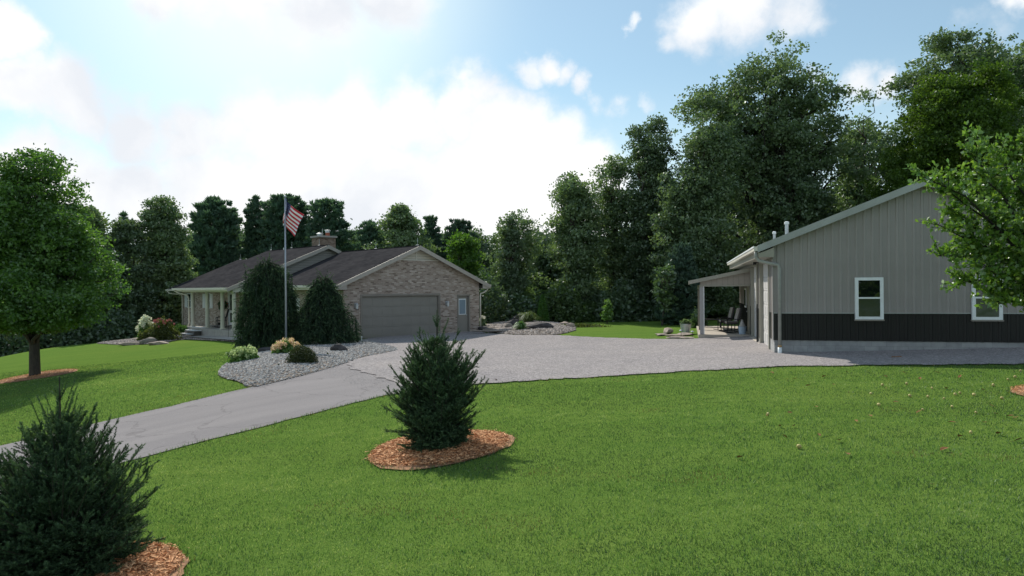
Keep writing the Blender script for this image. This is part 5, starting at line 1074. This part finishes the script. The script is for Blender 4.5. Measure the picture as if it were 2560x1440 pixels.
def plantings():
    p = G(612, 908); h = shrub('hydrangea', 'pale green hydrangea at the left end of the stone island bed', 'shrub', Z(p), .50, .42, .48, 'hydr', 2600, .045, 301)
    blossoms(h, 34, .45, .38, .25, .55, .075, (.34, .46, .20), (.60, .68, .36), 302)
    p = G(716, 892); h = shrub('hydrangea', 'hydrangea with cream and blush pink blooms at the foot of the flagpole', 'shrub', Z(p), .50, .42, .52, 'hydr', 2000, .05, 303, base=.08)
    blossoms(h, 40, .50, .42, .22, .66, .075, (.62, .50, .22), (.80, .60, .48), 304)
    p = G(755, 916); shrub('dwarf_bush', 'dark rounded dwarf conifer in the stone bed beside the driveway', 'shrub', Z(p, .06), .48, .44, .60, 'dwarf', 9000, .018, 305, rag=.05, stems=False)
    rock('boulder', 'blocky black boulder among the pale stones near the garage', Z(G(849, 886), .17), .36, .24, .24, DARKROCK, 2, .2)
    rock('boulder', 'low dark boulder behind the pale green hydrangea', Z(G(672, 882), .08), .55, .30, .20, DARKROCK, 3, -.1)
    rock('ledge_stone', 'long flat dark ledge stone running behind the island bed stones', Z(G(655, 904), .05), 1.1, .16, .09, DARKROCK, 5, .45)
    rock('ledge_stone', 'thin grey ledge stone between the hydrangea and the flagpole', Z(G(690, 868), .15), .55, .2, .06, GREYROCK, 6, .1)
    def leafy(name, label, cat, p, h, w, n, leaf, seed, asp=.3, ls=.1, group=None, spread=.9):
        r = np.random.default_rng(seed); root = thing(name, label, cat, p, 0, group); a = r.uniform(0, 6.28, n); l = h*r.uniform(.35, 1.15, n); out_ = w*r.uniform(.1, 1, n)
        b = np.stack([r.normal(0, w*.12, n), r.normal(0, w*.12, n), np.zeros(n)], -1); m_ = b+np.stack([np.cos(a)*out_*.45, np.sin(a)*out_*.45, l*.72], -1); t = b+np.stack([np.cos(a)*out_, np.sin(a)*out_, l*(1.0-.75*out_/w)], -1); s = np.stack([-np.sin(a), np.cos(a), 0*a], -1)*asp*.06
        V = np.concatenate([np.stack([b-s*.5, b+s*.5, m_+s, m_-s], 1), np.stack([m_-s, m_+s, t+s*.1, t-s*.1], 1)]).reshape(-1, 3)
        np_mesh('blades', V, 4, LEAF[leaf], root, np.tile(r.uniform(0, 1, n), 2)); return root
    leafy('spiky_plant', 'sparse dark spiky plant at the left tip of the stone bed', 'plant', Z(G(580, 896)), .3, .35, 60, 'dark', 310)
    # slim garden markers and a white edge stake
    for i, (x, y, lab) in enumerate([(697, 925, 'small dark dried weed among the pale stones left of the dwarf conifer'), (819, 897, 'small dark dried weed between the dwarf conifer and the black boulder')]):
        leafy('dried_weed', lab, 'plant', Z(G(x, y)), .24, .14, 16, 'dwarf', 320+i, .5)
    for (x, y, hh, lab) in ((904, 858, .30, 'short white stake at the left foot of the garage door'), (832, 862, .18, 'small tan plant marker in front of the right weeping spruce')):
        p = G(x, y); m = MB(); m.tube([(0, 0, -.05), (0, 0, hh)], .022, WHITE if hh > .2 else JAMB, 6); o = m.build('garden_stake'); o.location = Z(p); m = MB(); m.box(-.03, .03, -.012, .012, hh-.05, hh+.02, WHITE if hh > .2 else JAMB); m.build('marker_head', o); tag(o, lab, 'stake')
    # green leafy shrub between the weeping spruces + bright one
    shrub('leafy_shrub', 'bright green shrub between the two weeping spruces behind the flagpole', 'shrub', Z(at(738, 760, 34.2)*np.array([1, 1, 0])), .65, .5, 1.55, 'mid', 2600, .07, 330)
    # left bed by the house
    P = G(364, 846); h = shrub('hydrangea', 'upright white flowering hydrangea left of the red topped shrub', 'shrub', Z(P), .42, .4, 1.15, 'hydr', 2200, .06, 340); blossoms(h, 17, .42, .38, .55, 1.25, .15, (.62, .68, .48), (.86, .86, .74), 341)
    P = G(408, 852); h = shrub('flowering_shrub', 'rounded green shrub tipped with red pink blooms near the porch', 'shrub', Z(P), .82, .7, 1.15, 'olive', 5200, .05, 342, rag=.2); blossoms(h, 30, .75, .65, .80, 1.24, .055, (.30, .08, .08), (.48, .20, .20), 343)
    P = G(370, 853); shrub('low_shrub', 'low golden green mound behind the grey boulder', 'shrub', Z(P), .55, .45, .62, 'olive', 2600, .05, 344); rock('boulder', 'rounded grey boulder in front of the low golden shrub', Z(G(369, 859), .1), .48, .35, .26, GREYROCK, 7, .1)
    P = G(452, 838); shrub('juniper', 'flat bright green juniper at the far left corner of the house', 'shrub', Z(P), .62, .5, .62, 'juniper', 3600, .045, 345, flat=.6)
    P = G(508, 841); leafy('daylily', 'dark arching daylily clump beside the porch steps', 'plant', Z(P), .55, .8, 160, 'dark', 346)
    for i, (x, y, sx, lab) in enumerate([(330, 862, .7, 'flat brown stone at the tip of the left flower bed'), (342, 853, .3, 'small rusty stone left of the white hydrangea'), (395, 861, .55, 'low tan stone in front of the red topped shrub'), (468, 846, .3, 'small pale rock right of the flat juniper')]):
        rock('edge_stone', lab, Z(G(x, y), .05), sx, .25, .12 if i != 3 else .2, TANROCK, 10+i, .3)
    # right rock bed
    for (x, y, sx, sy, sz, lab, k, mt) in [(1300, 812, .62, .35, .34, 'jagged dark boulder at the back of the rock bed beside the grass tuft', 20, DARKROCK), (1285, 822, .42, .3, .22, 'dark brown rock at the left of the rock bed', 21, DARKROCK), (1273, 826, .22, .2, .15, 'small reddish rock at the left end of the boulder group', 22, GREYROCK), (1352, 829, .75, .35, .20, 'long low dark boulder in the middle of the rock bed', 23, DARKROCK),
            (1209, 828, .42, .3, .17, 'dark stacked stone against the right corner of the garage', 24, DARKROCK), (1212, 818, .45, .3, .1, 'flat slab stone above the dark stone at the garage corner', 25, FLAG1), (1222, 811, .35, .2, .1, 'brown flat rock beside the white flowers at the garage corner', 26, FLAG1),
            (1412, 815, .3, .2, .12, 'brown rock at the back right edge of the rock bed', 27, TANROCK), (1425, 820, .22, .2, .14, 'small brown rock nearest the back lawn', 28, TANROCK)]:
        p_ = G(x, y); zb = float(mz(p_[0], p_[1], RBED, .20, 2.0)[0])+.04 if inside(np.array([p_[0]]), np.array([p_[1]]), RBED)[0] else p_[2]
        rock('boulder', lab, (p_[0], p_[1], zb+sz*.45), sx*1.15, sy, sz*1.0, mt, k, .15*(k % 4-1))
    for i, (x, y, sx, lab) in enumerate([(1225, 834, 1.0, 'flat stepping slab at the near edge by the garage corner'), (1250, 825, 1.1, 'broad flat stepping slab in the path right of the garage'), (1245, 816, 1.1, 'farther flat slab of the path right of the garage'), (1240, 829, .8, 'thin flat slab between the stepping slabs right of the garage')]):
        rock('path_slab', lab, Z(G(x, y), .14), sx, .35, .05, FLAG1, 30+i, .1)
    leafy('grass_tuft', 'larger yellow green grass tuft beside the jagged boulder', 'ornamental grass', Z(G(1321, 814), .18), .80, .85, 520, 'tuft', 350, .35); leafy('grass_tuft', 'smaller green grass tuft in front of the boulder group', 'ornamental grass', Z(G(1302, 831), .12), .55, .55, 460, 'juniper', 351, .3)
    leafy('brown_grass', 'dry brown low grass behind the garage corner stones', 'plant', Z(G(1215, 812)), .25, .8, 120, 'olive', 352)
    for i, (x, y, lab) in enumerate([(1371, 832, 'tiny pale plant right of the long boulder'), (1362, 816, 'tiny pale plant behind the long boulder')]): leafy('small_plant', lab, 'plant', Z(G(x, y)), .16, .16, 40, 'tuft', 353+i)
    p = G(1200, 822); h = shrub('white_flower_shrub', 'small white flowering plant peeking past the garage corner', 'shrub', (p[0]+.1, p[1]+.8, p[2]), .25, .25, .7, 'mid', 600, .05, 356); blossoms(h, 8, .22, .22, .35, .75, .08, (.7, .7, .62), (.88, .86, .8), 357)
    p = at(1357, 807, 45.5); r0 = thing('cone_thuja', 'small cone shaped green thuja behind the rock bed', 'conifer', (p[0], p[1], gz(p[0], p[1]))); r = np.random.default_rng(360); n = 7000; t = r.uniform(0, 1, n)**.8; a = r.uniform(0, 6.28, n); H = 1.85; rr = .44*(1-t)**.55*(.35+.65*np.minimum(1, t*6+.6))*r.uniform(.75, 1.04, n)
    np_mesh('crown', leaf_quads(np.stack([rr*np.cos(a), rr*np.sin(a), .05+t*H], -1), .045, r, .6, .4), 4, LEAF['thuja'], r0, r.uniform(0, 1, n)); m = MB(); m.tube([(0, 0, -.1), (0, 0, .9)], .04, BARK, 6); m.build('trunk', r0)
    tree('sapling', 'pale leaved young sapling at the back edge of the back lawn', 'sapling', 43.5, 1517, [(745, 1512, 1522), (760, 1506, 1528), (775, 1502, 1532), (790, 1501, 1533), (806, 1506, 1528)], 'hydr', 40, 26, .10, .22, .03, .3, 361, limbs=12, bough=3, shell=.6)
    shrub('yellow_weeds', 'strip of yellow weeds along the back edge of the back lawn', 'weeds', Z(G(1450, 818)), 1.7, .3, .22, 'olive', 900, .05, 362, stems=False)
    # barn porch surroundings
    q = BPt(-2.9, 9.4); gzz = gz(*q)
    for i, (du, dv, sx, sy, sz, lab, mt) in enumerate([(-3.1, 8.5, .5, .4, .06, 'flat tan flagstone at the near corner beside the barn porch', FLAG1), (-2.7, 8.2, .35, .3, .05, 'small flagstone touching the barn porch post base', FLAG1), (-3.3, 9.6, .55, .4, .06, 'middle flagstone left of the barn porch', FLAG1), (-2.8, 10.3, .5, .4, .06, 'flagstone below the galvanized tub', FLAG1), (-3.9, 10.4, .4, .3, .05, 'outer left flagstone near the back lawn edge', FLAG1), (-3.6, 11.4, .36, .26, .17, 'rounded tan boulder left of the galvanized tub', TANROCK)]):
        x, y = BPt(du, dv); rock('flagstone' if i < 5 else 'boulder', lab, (x, y, gz(x, y)+sz*.6+.03), sx, sy, sz, mt, 60+i, .3*i, cat='rock')
    x, y = BPt(-2.75, 11.2); tb = thing('tub_planter', 'galvanized tub planted with green leaves beside the barn porch', 'planter', (x, y, gz(x, y)+.05)); m = MB(); m.lathe((0, 0, 0), [(.20, 0), (.26, .40), (.28, .41), (.28, .44), (.25, .44), (.24, .36)], METAL, 18); m.build('tub', tb, smooth=False)
    r = np.random.default_rng(370); C = unit(r.normal(0, 1, (500, 3)))*r.uniform(.3, 1, (500, 1))*np.array([.3, .3, .17])+np.array([0, 0, .50]); np_mesh('leaves', leaf_quads(C, .055, r), 4, LEAF['mid'], tb, r.uniform(0, 1, 500))
    for i, (du, dv, lab) in enumerate([(-2.45, 8.35, 'small dark path light with a pale cap nearest the barn porch post'), (-2.95, 9.2, 'small dark path light behind the nearer one beside the barn porch')]):
        x, y = BPt(du, dv); o = thing('path_light', lab, 'garden light', (x, y, gz(x, y)), 0, 'path lights by the barn porch'); m = MB(); m.tube([(0, 0, -.05), (0, 0, .30)], .012, BLACKM, 6); m.build('stake', o); m = MB(); m.lathe((0, 0, .29), [(.02, 0), (.085, .01), (.075, .035), (.02, .06)], METAL, 12); m.build('lamp_cap', o)
plantings()
def fern_clumps():
    r = np.random.default_rng(5); x, y = BPt(-2.5, 15.6)
    shrub('striped_plant', 'pale striped leafy plant at the back of the barn porch', 'plant', (x+.4, y, gz(x, y)), .5, .4, .95, 'magn', 500, .09, 380)
fern_clumps()

# flagpole and flag
def flag():
    p = at(715, 850, 29.0); g = gz(p[0], p[1]); po = thing('flagpole', 'slim silver flagpole standing before the weeping spruce', 'flagpole', (p[0], p[1], g)); H = at(711, 494, 29.0)[2]-g
    m = MB(); m.tube([(0, 0, -.1), (0, 0, H*.5), (0, 0, H)], [.044, .036, .024], plain('silver_pole', (.34, .37, .43), .35, .05, 5, metal=.3), 12); m.build('pole', po, smooth=True)
    m = MB(); m.lathe((0, 0, H), [(.02, 0), (.05, .02), (.06, .05), (.045, .085), (.01, .10)], METAL, 12); m.build('ball_finial', po, smooth=True)
    for z in (H*.66, H-1.15): m = MB(); m.box(-.085, -.045, -.02, .02, z, z+.08, METAL); m.build('cleat', po)
    # flag hangs half furled: mapped from a 3 x 5 cloth, drooping and folding past the pole
    W_, Hh = 1.62, .94; nu, nv = 60, 39; V = []; F = []; MI = []
    cR, cW, cB = plain('flag_red', (.52, .018, .035), .7, .05), plain('flag_white', (.78, .74, .76), .7, .03), plain('flag_blue', (.030, .045, .16), .7, .1)
    for i in range(nu+1):
        s = i/nu; 
        for j in range(nv+1):
            t = j/nv                      # t = 0 top, 1 bottom
            # fold: first third swings left behind the pole and comes back, the fly droops down to the right
            L = s*W_
            a = .25
            if L < .30: x = -L*.42; y = .05+L*.75; z = -L*.40
            else:
                q = L-.30; x = -.126+q*.74; y = .275-q*.50+.05*math.sin(q*7+t*2); z = -.12-q*.62+.10*q*q
            zz = z-t*Hh*(1-.04*s); x += .03*math.sin(t*5+s*3)-t*(.06+.42*max(0, s-.2))
            V.append((x, y+.03*math.sin(4*t+7*s), zz))
    for i in range(nu):
        for j in range(nv):
            o = i*(nv+1)+j; F.append((o, o+nv+1, o+nv+2, o+1)); st = j//3; can = (i < nu*.4 and st < 7)
            if can:
                # rows of white star specks
                ii, jj = i, j; MI.append(1 if (ii % 4 == 2 and jj % 4 == 2) or (ii % 4 == 0 and jj % 4 == 0 and ii > 0 and jj > 0) else 2)
            else: MI.append(0 if st % 2 == 0 else 1)
    me = bpy.data.meshes.new('flag'); me.from_pydata(V, [], F); 
    for c in (cR, cW, cB): me.materials.append(c)
    me.polygons.foreach_set('material_index', MI); me.polygons.foreach_set('use_smooth', [True]*len(F)); me.update(); o = bpy.data.objects.new('flag', me); COL.objects.link(o); o.location = (p[0]+.04, p[1], g+H+.02); md = o.modifiers.new('s', 'SOLIDIFY'); md.thickness = .004
    tag(o, 'red white and blue striped flag drooping from the top of the pole', 'flag')
flag()

# porch furniture
def rocker(name, label, loc, rz, black=True, cushion=None, group=None):
    o = thing(name, label, 'chair', loc, rz, group); F = BLACKM
    m = MB(); m.box(-.26, .26, -.25, .25, .40, .43, F)
    for k in range(6): m.box(-.25+k*.09, -.19+k*.09, -.25, .25, .431, .445, F)
    m.build('seat', o)
    m = MB(); 
    for x in (-.26, .26): m.tube([(x, .22, .40), (x, .30, .75), (x, .40, 1.12)], .022, F, 6)
    for z in (.62, 1.08): m.tube([(-.26, .24+(z-.4)*.22, z), (.26, .24+(z-.4)*.22, z)], .022, F, 6)
    for k in range(5): m.tube([(-.18+k*.09, .28, .60), (-.18+k*.09, .38, 1.08)], .012, F, 5)
    m.build('backrest', o)
    for x in (-.28, .28):
        m = MB(); m.tube([(x, -.28, .62), (x, .02, .64), (x, .28, .62)], .022, F, 6); m.tube([(x, -.26, .62), (x, -.26, .06)], .02, F, 6); m.tube([(x, .24, .60), (x, .22, .06)], .02, F, 6); m.build('armrest', o)
        m = MB(); m.tube([(x, -.48, .09), (x, -.25, .035), (x, 0, .02), (x, .25, .035), (x, .52, .11)], .018, F, 6); m.build('rocker', o)
    if cushion:
        m = MB(); m.box(-.24, .24, -.24, .22, .446, .53, cushion); m.build('seat_cushion', o, bevel=.03); m = MB(); m.hexa([(-.24, .16, .53), (.24, .16, .53), (.24, .26, .53), (-.24, .26, .53), (-.24, .30, 1.12), (.24, .30, 1.12), (.24, .38, 1.12), (-.24, .38, 1.12)], cushion); m.build('back_cushion', o, bevel=.03)
    return o
def cushion_mat():
    m, nt, n, l, b = new_mat('striped_cushion'); v = objcoord(nt); w = n.new('ShaderNodeTexWave'); w.inputs['Scale'].default_value = 4; w.inputs['Distortion'].default_value = 2.5; w.inputs['Detail'].default_value = 3; l.new(v, w.inputs['Vector'])
    l.new(ramp(nt, w.outputs['Fac'], [(.3, (.10, .085, .08)), (.6, (.50, .46, .44))]), b.inputs['Base Color']); b.inputs['Roughness'].default_value = .9; return m
def furniture():
    CM = cushion_mat(); x, y = HP(-1.5, 11.3); rocker('rocking_chair', 'black slatted rocking chair on the front porch of the house', (x, y, .262), HTH+R(-120))
    for i, (u, v, lab) in enumerate([(-.75, 9.3, 'nearer dark glider chair with patterned cushions on the barn porch'), (-.95, 10.7, 'farther dark glider chair with patterned cushions on the barn porch')]):
        x, y = BPt(u, v); rocker('glider_chair', lab, (x, y, .387), -BPH+R(-78), cushion=CM, group='cushioned chairs on the barn porch')
    x, y = BPt(-.32, 8.75); b = thing('bucket', 'pale blue bucket with a crumpled bag in it on the barn porch', 'bucket', (x, y, .387)); m = MB(); m.lathe((0, 0, 0), [(.14, 0), (.17, .30), (.18, .31), (.18, .33), (.155, .33), (.13, .05)], plain('pale_blue_plastic', (.36, .45, .55), .4, .06), 16); m.build('pail', b)
    m = MB(); m.lathe((0, .02, .22), [(.12, 0), (.14, .12), (.09, .26), (.05, .36), (.07, .40), (.02, .38)], plain('grey_bag', (.35, .34, .33), .7, .2, 9), 9); m.build('bag', b)
    x, y = BPt(-.5, 14.2); bn = thing('bench', 'low dark bench at the far end of the barn porch', 'bench', (x-1.0, y, .387), -BPH); m = MB(); m.box(-.5, .5, -.18, .18, .38, .43, BLACKM); m.build('seat', bn)
    for sx in (-.44, .44): m = MB(); m.box(sx-.03, sx+.03, -.16, .16, 0, .38, BLACKM); m.build('leg', bn)
    # hanging basket by the front door
    x, y = HP(-1.0, 12.3); hb = thing('hanging_basket', 'hanging basket of dark leaves with a few red flowers by the front door', 'plant', (x, y, 1.55)); m = MB(); m.lathe((0, 0, -.15), [(.08, 0), (.2, .1), (.22, .16), (.2, .16)], BLACKM, 12)
    m.tube([(0, 0, .0), (0, 0, .85)], .006, BLACKM, 4); m.build('basket', hb); r = np.random.default_rng(400); C = unit(r.normal(0, 1, (700, 3)))*r.uniform(.3, 1, (700, 1))*np.array([.34, .34, .38])+np.array([0, 0, .02]); np_mesh('leaves', leaf_quads(C, .05, r), 4, LEAF['dark'], hb, r.uniform(0, .8, 700)); blossoms(hb, 5, .3, .3, -.1, .3, .05, (.5, .03, .03), (.7, .08, .06), 401)
    # planter box, shepherd hook and small lantern before the porch
    p = G(578, 845); o = thing('planter_box', 'low black planter box on the gravel before the porch', 'planter', Z(p), HTH+R(90)); m = MB()
    m.box(-.45, .45, -.1, -.08, .08, .22, BLACKM); m.box(-.45, .45, .08, .10, .08, .22, BLACKM); m.box(-.45, -.43, -.08, .08, .08, .22, BLACKM); m.box(.43, .45, -.08, .08, .08, .22, BLACKM); m.box(-.43, .43, -.08, .08, .08, .10, BLACKM); m.build('box', o)
    for sx in (-.38, .38): m = MB(); m.box(sx-.02, sx+.02, -.08, .08, 0, .08, BLACKM); m.build('foot', o)
    p = G(556, 844); o = thing('wire_ornament', 'small curled black wire ornament left of the planter box', 'ornament', Z(p)); m = MB(); m.tube([(0, 0, 0), (0, 0, .3), (-.06, 0, .38), (-.12, 0, .32), (-.08, 0, .27)], .012, BLACKM, 5); m.tube([(0, 0, .12), (.10, 0, .16), (.12, 0, .06), (.05, 0, .02)], .012, BLACKM, 5); m.build('curl', o)
    p = G(571, 848); o = thing('garden_hook', 'thin black shepherd hook standing before the third porch column', 'hook', Z(p)); m = MB(); m.tube([(0, 0, -.1), (0, 0, 1.9), (.05, 0, 2.02), (.14, 0, 2.03), (.18, 0, 1.94)], .009, BLACKM, 5); m.build('rod', o)
    x, y = HP(-.35, 12.6+.9); 
    x, y = HP(-.3, 15.3-1.0); o = thing('pot', 'tiny dark pot against the brick wall at the end of the porch', 'pot', (*HP(-.35, 14.6), .262)); m = MB(); m.lathe((0, 0, 0), [(.06, 0), (.1, .14), (.105, .16), (.08, .16)], BLACKM, 10); m.build('bowl', o)
    # bark scrap on the gravel in front of the barn
    p = G(2240, 895); m = MB(); bk = bark_mat('driftwood', (.10, .05, .03), (.30, .17, .10)); m.hexa([(-.16, -.04, 0), (.14, -.05, 0), (.2, .02, 0), (-.12, .05, 0), (-.14, -.03, .03), (.12, -.03, .05), (.18, .02, .03), (-.1, .04, .035)], bk); m.hexa([(.02, .05, 0), (.2, .06, 0), (.24, .1, 0), (.04, .1, 0), (.03, .05, .02), (.2, .06, .025), (.22, .1, .02), (.05, .1, .02)], bk); o = m.build('bark_scrap'); o.location = Z(p, .015); tag(o, 'brown scrap of bark lying on the gravel before the barn', 'bark')
furniture()
